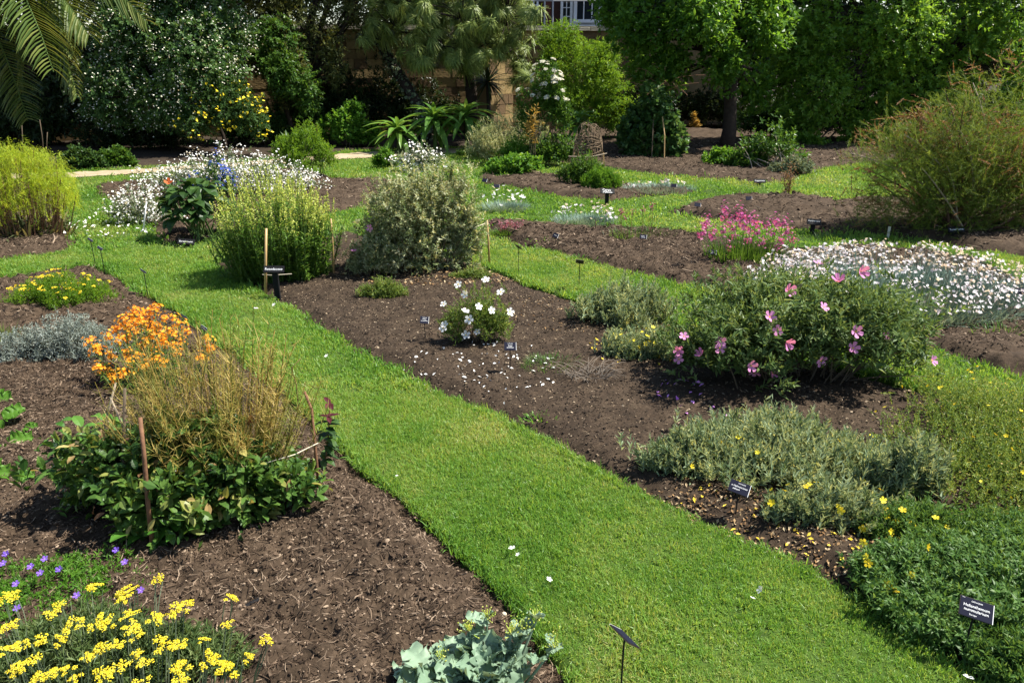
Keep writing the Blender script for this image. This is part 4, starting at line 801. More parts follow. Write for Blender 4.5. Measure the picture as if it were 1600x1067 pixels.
# ------------------------------------------------------------------ far left: fennel
spf = spec(38, 376, 196, 214, .75); c_ = spf['c']; fen = thing('fennel', 'tall feathery lime-green fennel clump at the left edge', 'plant', (c_[0], c_[1], 0))
n = 1900; D = sphere_dirs(n, -.3); n = len(D); P = dome(spf, D, lumps(D, 5, 18, .22) * (1 - .42 * rng.random(n) ** 1.5), .45); P = P[P[:, 2] > spf['h'] * .24]; n = len(P); td = nrm(rng.normal(0, .45, (n, 3)) + [0, 0, .9])
m = M(); sprig_leaves(m, P, td, 24, .17 * rng.uniform(.6, 1.3, n), .055, .0055, R_(60), T_NEEDLE, .4); obj('foliage', m, LM['lime'], fen, kind='stuff')
m = M(); q = P[rng.choice(n, 110)]; q = np.repeat(q, 16, 0) + rng.normal(0, .035, (110 * 16, 3)) * [1, 1, .35] + [0, 0, .05]; m.inst(T_DIAM, q, rng.normal(size=q.shape), [0, 0, 1], .014, .014); obj('flower_umbel', m, LM['lime'], fen, kind='stuff')
m = M(); i = rng.choice(n, 100); A = np.stack([P[i, 0] * .72, P[i, 1] * .8, np.full(100, -.05)], 1); stems(m, A, P[i], .009, .004, .02, 5, 4); obj('stem', m, G['brown_stick'], fen, kind='stuff')
m = M(); tufts(m, 170, spf['rx'] * .8, spf['ry'] * .85, .34, .032, .8, .5, (.5, 1, .7, .05)); obj('basal_leaf', m, leafmat('dull_leaf', [(.05, .07, .03), (.10, .12, .05), (.26, .22, .10)], .25, .5), fen, kind='stuff')

# ------------------------------------------------------------------ white-flowered cloud, poppy, blue flowers, dark leaves
def cloud(label, u, vb, w, vt, n, size, stemsn, seed, zc=.5, zmin=-.55, lf=250):
    sp = spec(u, vb, w, vt, .75); r, sp = shrub('white_flower_cloud', label, 'plant', sp, .07, .022, LM['greygreen'], lf, 8, .15, alpha=45, amp=.4, shell=.8, zc=zc, nst=stemsn, stm='green_stem', sr=.004, group='airy white-flowered plants', foot=.5)
    P, D = surf(sp, n // 4, zmin); P = P * (1 - .45 * rng.random((len(P), 1)) ** 2); P = np.repeat(P, 4, 0) + rng.normal(0, .05, (len(P) * 4, 3)); P[:, 2] = np.maximum(P[:, 2], .02); m = M(); N = nrm(rng.normal(0, .5, P.shape) + [.1, -.2, .8])
    m.inst(T_DIAM, P, np.cross(N, rng.normal(size=P.shape)), N, size * rng.uniform(.7, 1.3, len(P)), size * rng.uniform(.7, 1.3, len(P))); obj('flower', m, FM['white'], r, kind='stuff'); return r, sp
cloud('big airy cloud of tiny white flowers behind the yellow spires', 345, 320, 270, 224, 3000, .029, 90, 3, lf=420)
cloud('sprawling thin white-flowered plant leaning onto the lawn', 222, 355, 115, 268, 900, .029, 60, 4, .4, lf=130)
cloud('white-flowered plant between the round bush and the spires', 455, 305, 130, 252, 900, .030, 40, 6, lf=120)
cloud('pale white-flowered plant behind the variegated bush', 655, 272, 90, 220, 520, .042, 30, 8)
def dots(label, u, vb, w, vt, n, size, mat, name='blue_flower', cat='flower', lf=140, ll=.06, mt='mid'):
    r, sp = shrub(name, label, cat, spec(u, vb, w, vt, .7), ll, ll * .35, LM[mt], lf, 8, .12, alpha=45, nst=14, stm='green_stem', sr=.004); sprinkle(sp, 'flower', n, size, mat, cluster=6, spread=.025, zmin=.1); return r
dots('deep blue flowers rising among the white cloud, the taller pair', 345, 325, 66, 240, 260, .036, FM['blue'])
dots('blue flowers beside the orange poppy, low in the white cloud', 318, 320, 50, 268, 110, .034, FM['blue'])
p = at(264, 286, 10.6); pop = thing('poppy', 'single orange poppy flower standing out in the white-flowered bed', 'flower', (p[0], p[1], 0))
obj('stem', M().tube([[0, 0, -.05], [.01, 0, p[2] * .6], [0, 0, p[2]]], .004, 5), G['green_stem'], pop); place('bloom', flower_mesh('bloom', FM['poppy'], FM['maroon'], .7, 4, .2), pop, frame((.1, -.5, .6), 0, (0, 0, p[2]), .11))
p = ground(298, 380); dk = thing('dark_leaved_plant', 'clump of big dark glossy leaves at the lawn edge left of the spires', 'plant', (p[0], p[1] + .3, 0)); sp = spec(298, 382, 98, 280, .8)
mes = []
for i in range(4):
    m = M(); m.ribbon([[0, 0, 0]], [[1, 0, .9]], .30, .15, .55, (.35, .9, 1, .75, .08), fold=.25, rnd=[.1 + .25 * i]); mes.append(m.mesh('leaf', LM['dark']))
D = sphere_dirs(150, -.3)
for d in D[:140]:
    P = np.array([d[0] * sp['rx'] * .75, d[1] * sp['ry'] * .75, sp['h'] * (.42 + .45 * d[2])]); a = math.atan2(d[1], d[0]) + rng.normal(0, .5)
    place('leaf', mes[rng.integers(4)], dk, Matrix.Translation(P) @ Matrix.Rotation(a, 4, 'Z') @ Matrix.Rotation(rng.uniform(-.2, .9), 4, 'Y') @ Matrix.Scale(rng.uniform(.6, 1.05), 4))
m = M(); A = rng.normal(0, .08, (30, 3)) * [1, 1, 0]; B = np.stack([D[:30, 0] * sp['rx'] * .6, D[:30, 1] * sp['ry'] * .6, sp['h'] * (.45 + .35 * D[:30, 2])], 1); stems(m, A, B, .009, .005, 0, 4, 5); obj('stem', m, G['green_stem'], dk)

# ------------------------------------------------------------------ yellow spires (mignonette) in the corner of the centre bed
spr = spec(440, 450, 214, 268, .8); c_ = spr['c']; res = thing('yellow_spires', 'tall bushy plant with narrow green leaves and pale yellow flower spires', 'plant', (c_[0], c_[1], 0))
n = 300; D = sphere_dirs(n, .0); n = len(D); tip = dome(spr, D, lumps(D, 9, 20, .25) * rng.uniform(.72, 1.08, n), .45); tip[:, 2] = np.maximum(tip[:, 2], spr['h'] * .42)
A = np.stack([tip[:, 0] * .6 + rng.normal(0, .08, n), tip[:, 1] * .6, np.full(n, -.03)], 1); t = np.linspace(0, 1, 7); mid = np.stack([A[:, 0] * .4 + tip[:, 0] * .6, A[:, 1] * .4 + tip[:, 1] * .6, tip[:, 2] * .35], 1)
C = A[:, None] * ((1 - t) ** 2)[None, :, None] + 2 * mid[:, None] * (t * (1 - t))[None, :, None] + tip[:, None] * (t ** 2)[None, :, None]; m = M(); m.tube(C, np.linspace(.005, .0025, 7), 4, cap=False); obj('stem', m, G['green_stem'], res, kind='stuff')
k = 54; tt = np.sort(rng.uniform(.04, .84, (n, k)), 1); f = tt * 6; i0 = np.minimum(f.astype(int), 5); fr = (f - i0)[..., None]; ar = np.arange(n)[:, None]; P = C[ar, i0] * (1 - fr) + C[ar, i0 + 1] * fr; T_ = nrm(C[ar, i0 + 1] - C[ar, i0]); ph = rng.random((n, k)) * 6.283; D_ = T_ * .75 + np.stack([np.cos(ph), np.sin(ph), np.zeros_like(ph)], -1) * .9
m = M(); m.ribbon(P.reshape(-1, 3), D_.reshape(-1, 3), rng.uniform(.055, .10, n * k), .0125, rng.uniform(.1, .5, n * k), (.6, 1, .08), rnd=rng.random(n * k)); obj('foliage', m, LM['reseda'], res, kind='stuff')
k = 60; ok = tip[:, 2] > spr['h'] * .58; C2 = C[ok]; n2 = len(C2); tt = rng.uniform(.80, 1.03, (n2, k)); d2 = nrm(C2[:, -1] - C2[:, -2]); base = C2[:, -1] - d2 * .19; P = base[:, None] + d2[:, None] * ((tt - .80) / .23 * .24)[..., None]; P = P + rng.normal(0, 1, P.shape) * (.012 * (1.25 - (tt - .8) / .23))[..., None]
m = M(); m.inst(T_DIAM, P.reshape(-1, 3), rng.normal(size=(n2 * k, 3)), rng.normal(size=(n2 * k, 3)), .011, .014); obj('flower_spire', m, FM['paleyellow'], res, kind='stuff')

# ------------------------------------------------------------------ centre bed
r_, sp = sh('variegated_bush', 'large cream-variegated grey-green bush in the middle of the garden', 'shrub', dict(spec(662, 440, 222, 240, .8), flat=1), .042, .018, LM['sage'], 2300, 16, .13, alpha=62, amp=.62, shell=.62, zc=.46, nst=60, zmin=-.75, lob=26, subs=8, wild=.3)
r_, sp2 = sh('variegated_bush', 'small low variegated bush tucked left of the large one', 'shrub', spec(585, 440, 90, 350, .8), .04, .016, LM['sage'], 520, 15, .11, alpha=60, amp=.4, nst=14)
PF = [flower_mesh('flower', FM['pink'], FM['gold'], c, 5, .17) for c in (.3, .55, .95)]
def blooms(root, sp, pts, size, mes, out=1.0, toward=(0, -.45, .5)):
    for (p_, d_) in surf_at(sp, pts, out): place('flower', mes[rng.integers(len(mes))], root, frame(nrm(np.array(toward) + d_ * .6 + rng.normal(0, .38, 3)), rng.random() * 6, p_, size * rng.uniform(.8, 1.15)))
blooms(r_, sp2, [(577, 353), (545, 393)], .075, PF)
sh('low_bush', 'low bronze and yellow-green bush on the dark soil below the variegated bush', 'plant', spec(600, 472, 84, 430, .7), .028, .010, LM['fine'], 460, 12, .09, alpha=45, amp=.4, up=.6)
sh('low_bush', 'tiny rust-tinged plants under the variegated bush', 'plant', spec(735, 440, 70, 415, .6), .03, .012, LM['fine'], 160, 10, .08)
r_, sp = sh('white_rock_rose', 'small open bush with white flowers in the bare soil', 'shrub', spec(745, 548, 122, 432, .8), .034, .009, LM['fine'], 430, 14, .11, alpha=40, up=.6, amp=.4, shell=.6, nst=44, sr=.003, zc=.45, subs=6, wild=.5)
WF = [flower_mesh('flower', FM['white'], FM['gold'], c, 5, .2) for c in (.15, .4)]
blooms(r_, sp, [(765, 440), (802, 485), (726, 452), (697, 465), (722, 481), (750, 485), (774, 486), (688, 518), (694, 514), (724, 530), (744, 526), (795, 441), (733, 505), (712, 440)], .062, WF)
p = ground(860, 572); r_ = thing('grass_tuft', 'small tuft of grass growing in the bare soil of the centre bed', 'grass', (p[0], p[1], 0)); m = M(); tufts(m, 420, .20, .16, .10, .004, .8, .5); obj('blades', m, LM['mid'], r_, kind='stuff')
p = ground(920, 592); r_ = thing('dead_twigs', 'tangle of bare grey curved twigs lying on the soil', 'twigs', (p[0], p[1], 0)); m = M(); n = 70; a = rng.random(n) * 6.283; A = np.stack([.10 * np.cos(a), .08 * np.sin(a), np.full(n, .02)], 1) * rng.uniform(.2, 1.4, (n, 1)); b = a + rng.normal(0, 1.0, n); B = A + np.stack([.17 * np.cos(b), .12 * np.sin(b), rng.uniform(.0, .10, n)], 1) * rng.uniform(.5, 1.2, (n, 1)); stems(m, A, B, .0025, .0012, .35, 6, 4); obj('twig', m, solid('grey_twig', (.17, .14, .11), .85, .15, .3, 30.), r_, kind='stuff')
def halim(label, u, vb, w, vt, n, grp='silvery rock rose bushes in the centre bed'):
    return shrub('silver_rock_rose', label, 'shrub', spec(u, vb, w, vt, .75),   .050, .0135, LM['santolina'], int(n * .8), 14, .13, alpha=32, up=.75, amp=.5, shell=.65, nst=60, sr=.004, rand=.22, group=grp, subs=7, wild=.45)
halim('silvery upright-leaved low bush at the back edge of the centre bed', 975, 522, 185, 430, 950)
r_, sp = halim('thin silvery bush with yellow specks left of the pink rock rose', 1005, 575, 165, 500, 560); sprinkle(sp, 'flower', 22, .028, FM['yellow'], T_FLOWER)
r_, sp = halim('spreading silver-green bush in front of the pink rock rose', 1205, 790, 450, 655, 1700); sprinkle(sp, 'flower', 16, .028, FM['yellow'], T_FLOWER)
r_, sp = halim('small silvery bush at the edge by the black label', 1085, 760, 190, 660, 620)
r_, sp = halim('low silvery bush with yellow petals behind the front right corner', 1290, 845, 220, 745, 700); sprinkle(sp, 'flower', 14, .03, FM['yellow'], T_FLOWER)
r_, sp = sh('pink_rock_rose', 'broad green bush covered in large pink flowers with yellow centres', 'shrub', dict(spec(1232, 642, 480, 402, .72), flat=1),   .060, .020, LM['cistus'], 2200, 13, .15, alpha=60, amp=.6, shell=.65, zc=.5, nst=110, zmin=-.4, lob=24, sr=.006, subs=9, wild=.4)
blooms(r_, sp, [(1275, 404), (1304, 437), (1236, 450), (1285, 474), (1211, 512), (1225, 540), (1337, 517), (1327, 545), (1391, 530), (1120, 537), (1093, 560), (1063, 520), (1127, 545), (1205, 578), (1168, 568), (1283, 605), (1450, 567), (1060, 573), (1200, 500), (1055, 548), (1340, 430), (1180, 610)], .072, PF)
r_, sp = sh('wiry_shrub', 'wide wiry yellow-green shrub with tiny yellow flowers at the right edge', 'shrub', carpet(1580, 930, 590, 470, .36), .024, .008, LM['fine'], 3800, 15, .13, alpha=38, up=.6, amp=.35, shell=.6, nst=60, sr=.004, zc=.55, zmin=-.5, lob=26, subs=9, wild=.45)
sprinkle(sp, 'flower', 110, .020, FM['yellow'], T_FLOWER, zmin=-.3); sprinkle(sp, 'seed_head', 900, .010, LM['straw'], T_DIAM, zmin=-.4)
halim('greyish upright-leaved bush between the spreading silver bush and the wiry shrub', 1400, 800, 150, 655, 620)
r_, sp = sh('leafy_plant', 'loose green leafy plants with yellow flowers between the wiry shrub and the lush herb', 'plant', carpet(1420, 880, 790, 200, .18), .036, .011, LM['lush'], 800, 11, .10, alpha=50, amp=.4, shell=.6, nst=20, sr=.003, wild=.5); sprinkle(sp, 'flower', 14, .03, FM['yellow'], T_FLOWER)
r_, sp = sh('lush_herb', 'lush mid-green leafy herb filling the bottom right corner', 'plant', carpet(1570, 1130, 810, 450, .24), .045, .014, LM['lush'], 3200, 14, .10, alpha=60, amp=.35, shell=.5, nst=40, sr=.004, zc=.45, zmin=-.6, lob=26, tmpl=T_LEAF4)
sh('leafy_plant', 'loose low green plants filling the gap right of the loose yellow-flowered plants', 'plant', carpet(1560, 915, 805, 260, .20), .032, .010, LM['lush'], 1300, 11, .09, alpha=50, amp=.4, shell=.6, nst=20, sr=.003, wild=.5)
sh('lush_herb', 'small leafy herb at the very bottom right corner below the navy label', 'plant', carpet(1585, 1120, 975, 180, .16), .042, .013, LM['lush'], 700, 12, .09, alpha=58, amp=.35, shell=.5, nst=10, sr=.003)
r_, sp3 = sh('lush_herb', 'looser leafy herb with a few yellow flowers left of the navy label', 'plant', carpet(1400, 965, 850, 170, .20), .042, .013, LM['lush'], 800, 12, .10, alpha=55, amp=.4, shell=.6, nst=20, sr=.003, tmpl=T_LEAF4)
YF = [flower_mesh('flower', FM['yellow'], FM['gold'], c, 5, .2) for c in (.2, .5)]
blooms(r_, sp3, [(1342, 847), (1352, 865), (1395, 918), (1380, 912), (1358, 874), (1420, 902), (1452, 830), (1498, 820)], .032, YF)

# ------------------------------------------------------------------ bed between the two far grass paths
def pinks(label, u, vb, w, vt, nb, nf, size, fm='pinkwhite', mt='bluegrey', L=.16, grp='white-flowered pinks with blue-grey leaves', fz=1.0):
    sp = spec(u, vb, w, vt, .75); c = sp['c']; r = thing('pinks_cushion', label, 'plant', (c[0], c[1], 0), grp); sp['root'] = r; sp['seed'] = int(u); sp['lob'] = 18; sp['amp'] = .3; sp['zc'] = .3
    m = M(); tufts(m, nb, sp['rx'] * .95, sp['ry'] * .95, L, .0055 if L < .2 else .008, .8, .35, (1, .8, .05)); obj('blades', m, LM[mt], r, kind='stuff')
    if nf:
        a = rng.random(nf) * 6.283; q = np.sqrt(rng.random(nf)); P = np.stack([sp['rx'] * q * np.cos(a), sp['ry'] * q * np.sin(a), sp['h'] * fz * (1 - .5 * q ** 2) * rng.uniform(.55, 1.15, nf)], 1)
        keep = vnoise(P[:, 0] + u, P[:, 1], .2) + .25 * rng.random(len(P)) > .50; P = P[keep]; nf = len(P)
        N = nrm(np.stack([P[:, 0] * .5, P[:, 1] * .5 - .12, np.full(nf, .6)], 1) + rng.normal(0, .42, (nf, 3))); m = M(); m.inst(t_flower(5, .15), P, np.cross(N, rng.normal(size=(nf, 3))), N, size * rng.uniform(.6, 1.3, nf), size * rng.uniform(.6, 1.3, nf)); obj('flower', m, FM[fm], r, kind='stuff')
        m = M(); stems(m, P * [.85, .85, 0], P, .0014, .001, .03, 3, 3); obj('stem', m, LM[mt], r, kind='stuff')
    return r
pinks('big drift of white pinks flowering above blue-grey leaves', 1395, 505, 420, 393, 11000, 3000, .027, L=.23)
pinks('smaller thinner drift of white pinks left of the big drift', 1225, 486, 130, 395, 2600, 330, .027, L=.22)
pinks('compact white pinks at the back of the mulch beyond the variegated bush', 912, 356, 96, 316, 1600, 190, .040, L=.16)
pinks('pale blue-grey cushion with few white flowers beside the variegated bush', 790, 333, 76, 298, 1300, 50, .045, 'white', L=.16, fz=1.2)
pinks('long low blue-grey cushion with few pale flowers near the orange flower', 1030, 304, 110, 284, 1500, 46, .045, 'pinkwhite', L=.15, fz=1.3)
# lychnis with magenta heads
sp = spec(1165, 422, 150, 328, .7); c_ = sp['c']; ly = thing('magenta_campion', 'clump of grassy stems with magenta flower clusters', 'flower', (c_[0], c_[1], 0)); m = M(); tufts(m, 900, sp['rx'] * .8, sp['ry'] * .8, .30, .008, .35, .25, (.8, 1, .7, .05)); obj('blades', m, LM['mid'], ly, kind='stuff')
hd = M(); q = rng.normal(0, .36, (30, 3)) * [1, 1, 1.7]; N = nrm(q + [0, 0, .3]); hd.inst(t_flower(5, .2), q, np.cross(N, rng.normal(size=q.shape)), N, .34, .34); hd = hd.mesh('flower_head', FM['magenta'])
hp = [(1100, 352), (1115, 358), (1133, 328), (1154, 332), (1153, 340), (1163, 338), (1175, 342), (1138, 346), (1131, 360), (1147, 356), (1170, 355), (1137, 386), (1200, 350), (1213, 347), (1225, 347), (1231, 361), (1220, 375), (1104, 345), (1193, 378), (1238, 372), (1112, 368), (1145, 366), (1160, 350), (1185, 362), (1207, 362), (1128, 340), (1168, 372), (1215, 385), (1098, 362), (1180, 348)]
m = M(); 
for (u, v) in hp:
    P = at(u, v, c_[1] + rng.uniform(-.3, .3)) - [c_[0], c_[1], 0]; place('flower_head', hd, ly, frame((0, 0, 1), rng.random() * 6, P, rng.uniform(.055, .085))); stems(m, P[None] * [.75, .8, 0], P[None], .003, .002, .03, 4, 4)
obj('stem', m, G['green_stem'], ly)
def wisp(label, u, vb, w, L, n, mt, heads=None, ht=.25, nm='grassy_clump', lean=.5, wd=.006):
    p = ground(u, vb); s = depth(p[1]) / F; r = thing(nm, label, 'plant', (p[0], p[1], 0)); m = M(); tufts(m, n, w / 2 * s, w / 2 * s * .6, L, wd, lean, .4); obj('blades', m, LM[mt], r, kind='stuff')
    if heads:
        k = heads; P = np.stack([rng.uniform(-1, 1, k) * w / 2 * s, rng.uniform(-.5, .5, k) * w / 2 * s, ht * rng.uniform(.7, 1.1, k)], 1); m = M(); stems(m, P * [.9, .9, 0], P, .003, .002, .02, 3, 4); q = np.repeat(P, 14, 0) + rng.normal(0, .014, (k * 14, 3)) * [1, 1, 1.8]; obj('stem', m, G['brown_stick'], r, kind='stuff'); m = M(); m.inst(T_DIAM, q, rng.normal(size=q.shape), rng.normal(size=q.shape), .02, .022); obj('flower_head', m, FM['dusky'], r, kind='stuff')
    return r
wisp('thin green clump with dusky pink seed heads right of the compact white pinks', 1000, 372, 110, .17, 420, 'mid', 7, .34)
wisp('low thrift cushion with pink heads on the mulch edge by the bamboo cane', 788, 366, 56, .09, 500, 'mid', 14, .13)
for lab, u, vb, w, L, n, mt in (('sparse weed seedlings at the front of the mulch by the second path', 900, 405, 80, .06, 120, 'bright'), ('small weeds on the mulch edge below the pinks', 1130, 455, 120, .08, 200, 'mid'), ('little green weeds in the mulch behind the small black label', 850, 378, 50, .07, 90, 'bright'),
    ('wispy grass stalks before the shaded mulch', 1300, 375, 60, .16, 60, 'mid'), ('green weeds scattered on the round mulch bed', 800, 292, 60, .08, 120, 'bright'), ('coarse grass patch behind the wiry shrub', 1570, 525, 110, .14, 260, 'mid'), ('green weed seedlings at the near mulch edge of the far bed', 1100, 322, 70, .07, 120, 'mid')):
    wisp(lab, u, vb, w, L, n, mt, nm='weed_patch', lean=1.0, wd=.010)
p = at(957, 288, 13.2); q = thing('orange_flower', 'single orange tubular flower beside the black name board', 'flower', (p[0], p[1], 0)); m = M(); m.ribbon(np.zeros((7, 3)) + [0, 0, p[2] - .06], np.stack([rng.normal(.25, .25, 7), rng.normal(0, .2, 7), np.ones(7)], 1), .20, .05, .15, (.5, 1, .7, .05), fold=.3); obj('bloom', m, FM['poppy'], q); obj('stem', M().tube([[0, 0, -.03], [0, 0, .1], [0, 0, p[2] - .05]], .006, 5), G['green_stem'], q)
# ------------------------------------------------------------------ near left bed
def atz(u, v, z):
    y = (z - CAMH) / slope(v); return np.array([xat(u, y, z), y, z])
sh('silver_mat', 'low spreading silver-grey leafy cushion at the left edge', 'plant', spec(105, 580, 196, 488, .75), .030, .008, LM['silver'], 1500, 12, .07, alpha=60, amp=.2, shell=.4, nst=0, zc=.25, up=.5, rand=.4)
r_, sp = sh('yellow_yarrow', 'clump of flat yellow flower heads above green leaves, behind the silver cushion', 'flower', spec(98, 492, 175, 420, .75), .035, .008, LM['yellowgreen'], 800, 12, .10, alpha=45, amp=.3, nst=10, up=.7)
def corymb(nm, n, mat, sz=.17, rz=.12):
    m = M(); k = 8; a = rng.random(k) * 6.283; r = np.sqrt(rng.random(k)) * .42; c = np.stack([r * np.cos(a), r * np.sin(a), .10 - .5 * r ** 2 + rng.normal(0, .06, k)], 1)[rng.integers(k, size=n)]; b = rng.random(n) * 6.283; q = np.sqrt(rng.random(n)) * .15; P = c + np.stack([q * np.cos(b), q * np.sin(b), -2.2 * q ** 2 + rng.normal(0, .012, n)], 1); m.inst(T_BLOB, P, rng.normal(size=(n, 3)) * [1, 1, .1], [0, 0, 1], sz, sz, rz); return m.mesh(nm, mat)
cor = [corymb('flower_head', n, FM['yellow']) for n in (34, 46, 40, 28)]
P, D = surf(sp, 90, .05)
for p_, d_ in zip(P[:62], D): place('flower_head', cor[rng.integers(4)], r_, frame(nrm(d_ * .4 + [0, 0, 1]), rng.random() * 6, p_ + [0, 0, .02], rng.uniform(.030, .058)))
wisp('low green seedlings at the mulch corner where the grass paths meet', 195, 462, 70, .07, 220, 'bright', nm='weed_patch', lean=1.0, wd=.012)
wisp('tan grassy tuft at the left edge behind the silver cushion', 4, 540, 46, .22, 260, 'fine', nm='grass_tuft')
# orange wallflower
spw = spec(238, 650, 175, 492, .75); c_ = spw['c']; wf = thing('orange_wallflower', 'bright orange flower clusters on leafy stems behind the tan seed pods', 'flower', (c_[0], c_[1], 0)); hd = []
for i in range(3):
    m = M(); q = rng.normal(0, .34, (24, 3)) * [1, 1, .75]; N = nrm(q + [0, 0, .35]); m.inst(t_flower(4, .3), q, np.cross(N, rng.normal(size=q.shape)), N, .32, .32); hd.append(m.mesh('flower_head', FM['orange']))
zz = [(745, 125), (790, 140), (830, 130), (860, 110), (680, 180), (720, 205), (760, 185), (800, 190), (650, 225), (700, 215), (750, 245), (830, 165), (870, 215), (910, 165), (970, 165), (945, 235), (1000, 200), (1040, 245), (900, 265), (860, 265), (810, 290), (700, 290), (650, 295), (600, 260), (680, 275), (920, 300), (960, 320), (985, 360), (1010, 295), (495, 295), (535, 330), (535, 350), (605, 370), (700, 350), (805, 325), (880, 330), (755, 380), (715, 400), (830, 400), (870, 390), (800, 440), (900, 410), (540, 440), (560, 455), (610, 470), (645, 495), (695, 465), (1155, 285), (1150, 330), (1170, 345), (1115, 385), (970, 255), (780, 160), (735, 150), (840, 205), (815, 235)]
m = M(); A = []; B = []
for (a, b) in zz:
    u, v = a / 3.557, 450 + b / 3.557; P = at(u, v, c_[1] + (.45 - (v - 480) / 260) + rng.uniform(-.12, .12)); P[2] = max(P[2], .15); P = P - [c_[0], c_[1], 0]; place('flower_head', hd[rng.integers(3)], wf, frame((rng.normal(0, .2), -.25, 1), rng.random() * 6, P, rng.uniform(.05, .075))); A.append(P * [.6, .6, 0]); B.append(P)
A, B = np.array(A), np.array(B); stems(m, A, B, .004, .0025, .0, 5, 4); obj('stem', m, G['green_stem'], wf)
k = 22; t = rng.uniform(.25, .95, (len(A), k, 1)); P = A[:, None] * (1 - t) + B[:, None] * t; D_ = np.stack([rng.normal(size=(len(A), k)), rng.normal(size=(len(A), k)), rng.uniform(.2, 1, (len(A), k))], -1); m = M(); m.ribbon(P.reshape(-1, 3), D_.reshape(-1, 3), rng.uniform(.04, .075, len(A) * k), .008, .3, (.6, 1, .08), rnd=rng.random(len(A) * k)); obj('foliage', m, LM['mid'], wf, kind='stuff')
# leafy clump, with the tan seed pods standing in it
r_, spl = sh('leafy_clump', 'big clump of broad green leaves, some blotched yellow, tied round with twine', 'plant', spec(300, 862, 430, 630, .72), .066, .036, LM['blotch'], 1150, 8, .12, tmpl=T_OVAL, alpha=62, amp=.45, shell=.5, nst=40, stm='green_stem', subs=8, zc=.48, zmin=-.7, lob=24, upn=.8, jit=.4, wild=.4)
fmes = []
for i in range(4):
    m = M(); m.ribbon([[0, 0, 0]], [[1, 0, .55]], .115, .062, .5, (.35, .9, 1, .75, .1), fold=.22, rnd=[.15 + .25 * i]); fmes.append(m.mesh('leaf', LM['fresh']))
for i in range(60):
    u = rng.uniform(95, 215) if i < 38 else rng.uniform(190, 300); v = rng.uniform(650, 745) if i < 38 else rng.uniform(765, 845); z = rng.uniform(.05, .22) * (1.0 if i < 38 else .55)
    P = atz(u, v, z) - [spl['c'][0], spl['c'][1], 0]; a = math.atan2(P[1], P[0]) + rng.normal(0, .5); place('leaf', fmes[rng.integers(4)], r_, Matrix.Translation(P) @ Matrix.Rotation(a, 4, 'Z') @ Matrix.Rotation(rng.uniform(-.5, .5), 4, 'Y') @ Matrix.Scale(rng.uniform(.55, 1.05), 4))
m = M(); P, D = surf(spl, 300, -.4, .98); q = rng.choice(300, 150, replace=False); m.inst(T_OVAL, P[q], D[q] * .5 + rng.normal(0, .5, (150, 3)) + [0, 0, -.3], D[q] + [0, 0, .7], rng.uniform(.02, .036, 150), rng.uniform(.04, .075, 150)); obj('yellowed_leaves', m, leafmat('yellowed_clump_leaf', [(.05, .10, .02), (.20, .22, .05), (.34, .28, .09), (.16, .07, .04)], .3, .5), r_, kind='stuff')
sps = spec(352, 830, 330, 515, .7); c_ = sps['c']; sd_ = thing('seed_pod_plant', 'mass of tan and green thin seed pods rising out of the leafy clump', 'plant', (c_[0], c_[1], 0))
n = 230; D = sphere_dirs(n, .0); n = len(D); tip = dome(sps, D, lumps(D, 31, 20, .25) * rng.uniform(.6, 1.22, n), .5); A = np.stack([tip[:, 0] * .45, tip[:, 1] * .45, np.full(n, .02)], 1); t = np.linspace(0, 1, 6); mid = A * .45 + tip * .55 + rng.normal(0, .035, (n, 3))
C = A[:, None] * ((1 - t) ** 2)[None, :, None] + 2 * mid[:, None] * (t * (1 - t))[None, :, None] + tip[:, None] * (t ** 2)[None, :, None]; m = M(); m.tube(C, np.linspace(.0032, .0014, 6), 4, cap=False); obj('stem', m, LM['straw'], sd_, kind='stuff', smooth=True)
k = 42; tt = rng.uniform(.28, 1.0, (n, k)); f = tt * 5; i0 = np.minimum(f.astype(int), 4); fr = (f - i0)[..., None]; ar = np.arange(n)[:, None]; P = C[ar, i0] * (1 - fr) + C[ar, i0 + 1] * fr; T_ = nrm(C[ar, i0 + 1] - C[ar, i0]); ph = rng.random((n, k)) * 6.283; D_ = T_ * .3 + np.stack([np.cos(ph), np.sin(ph), np.full_like(ph, .15)], -1) * .9 + rng.normal(0, .3, ph.shape + (3,))
m = M(); m.ribbon(P.reshape(-1, 3), D_.reshape(-1, 3), rng.uniform(.03, .075, n * k), .0024, rng.uniform(-.7, .4, n * k), (1, 1, .8, .3), rnd=np.clip(rng.random((n, 1)) * .7 + rng.random((n, k)) * .3, 0, 1).ravel()); obj('seed_pod', m, LM['straw'], sd_, kind='stuff')
# canes and twine
def cane(label, pts, r, mat, nm='cane', cat='cane', grp=None):
    """pts: first (u, v) on the ground, then (u, v, dy) in front of or behind it"""
    g0 = ground(*pts[0]); P = [np.array([g0[0], g0[1], -.06])] + [at(u, v, g0[1] + dy) for u, v, dy in pts[1:]]; o = obj(nm, M().tube(np.array(P) - P[0] * [1, 1, 0], np.linspace(r * 1.1, r * .85, len(P)), 7), G[mat], None, (P[0][0], P[0][1], 0), smooth=True); return tag(o, label, cat, grp)
cane('rough brown stick standing at the front of the leafy clump', [(238, 866), (231, 785, .0), (225, 710, .0), (219, 652, .05)], .010, 'brown_stick', 'stick', 'stick')
cane('straight grey-brown cane at the left side of the leafy clump', [(193, 815), (193, 710, .0), (195, 607, .0)], .008, 'twig')
cane('thin pale cane leaning right, behind the straight grey-brown cane', [(148, 745), (166, 655, .0), (181, 598, .0)], .0055, 'pale_twig')
cane('thin broken pale cane leaning left across the straight cane', [(218, 770), (193, 668, .0), (172, 620, .0)], .0055, 'pale_twig')
cane('brown stick at the right end of the leafy clump', [(499, 768), (494, 715, .0), (487, 640, .05), (476, 612, .1)], .008, 'brown_stick', 'stick', 'stick')
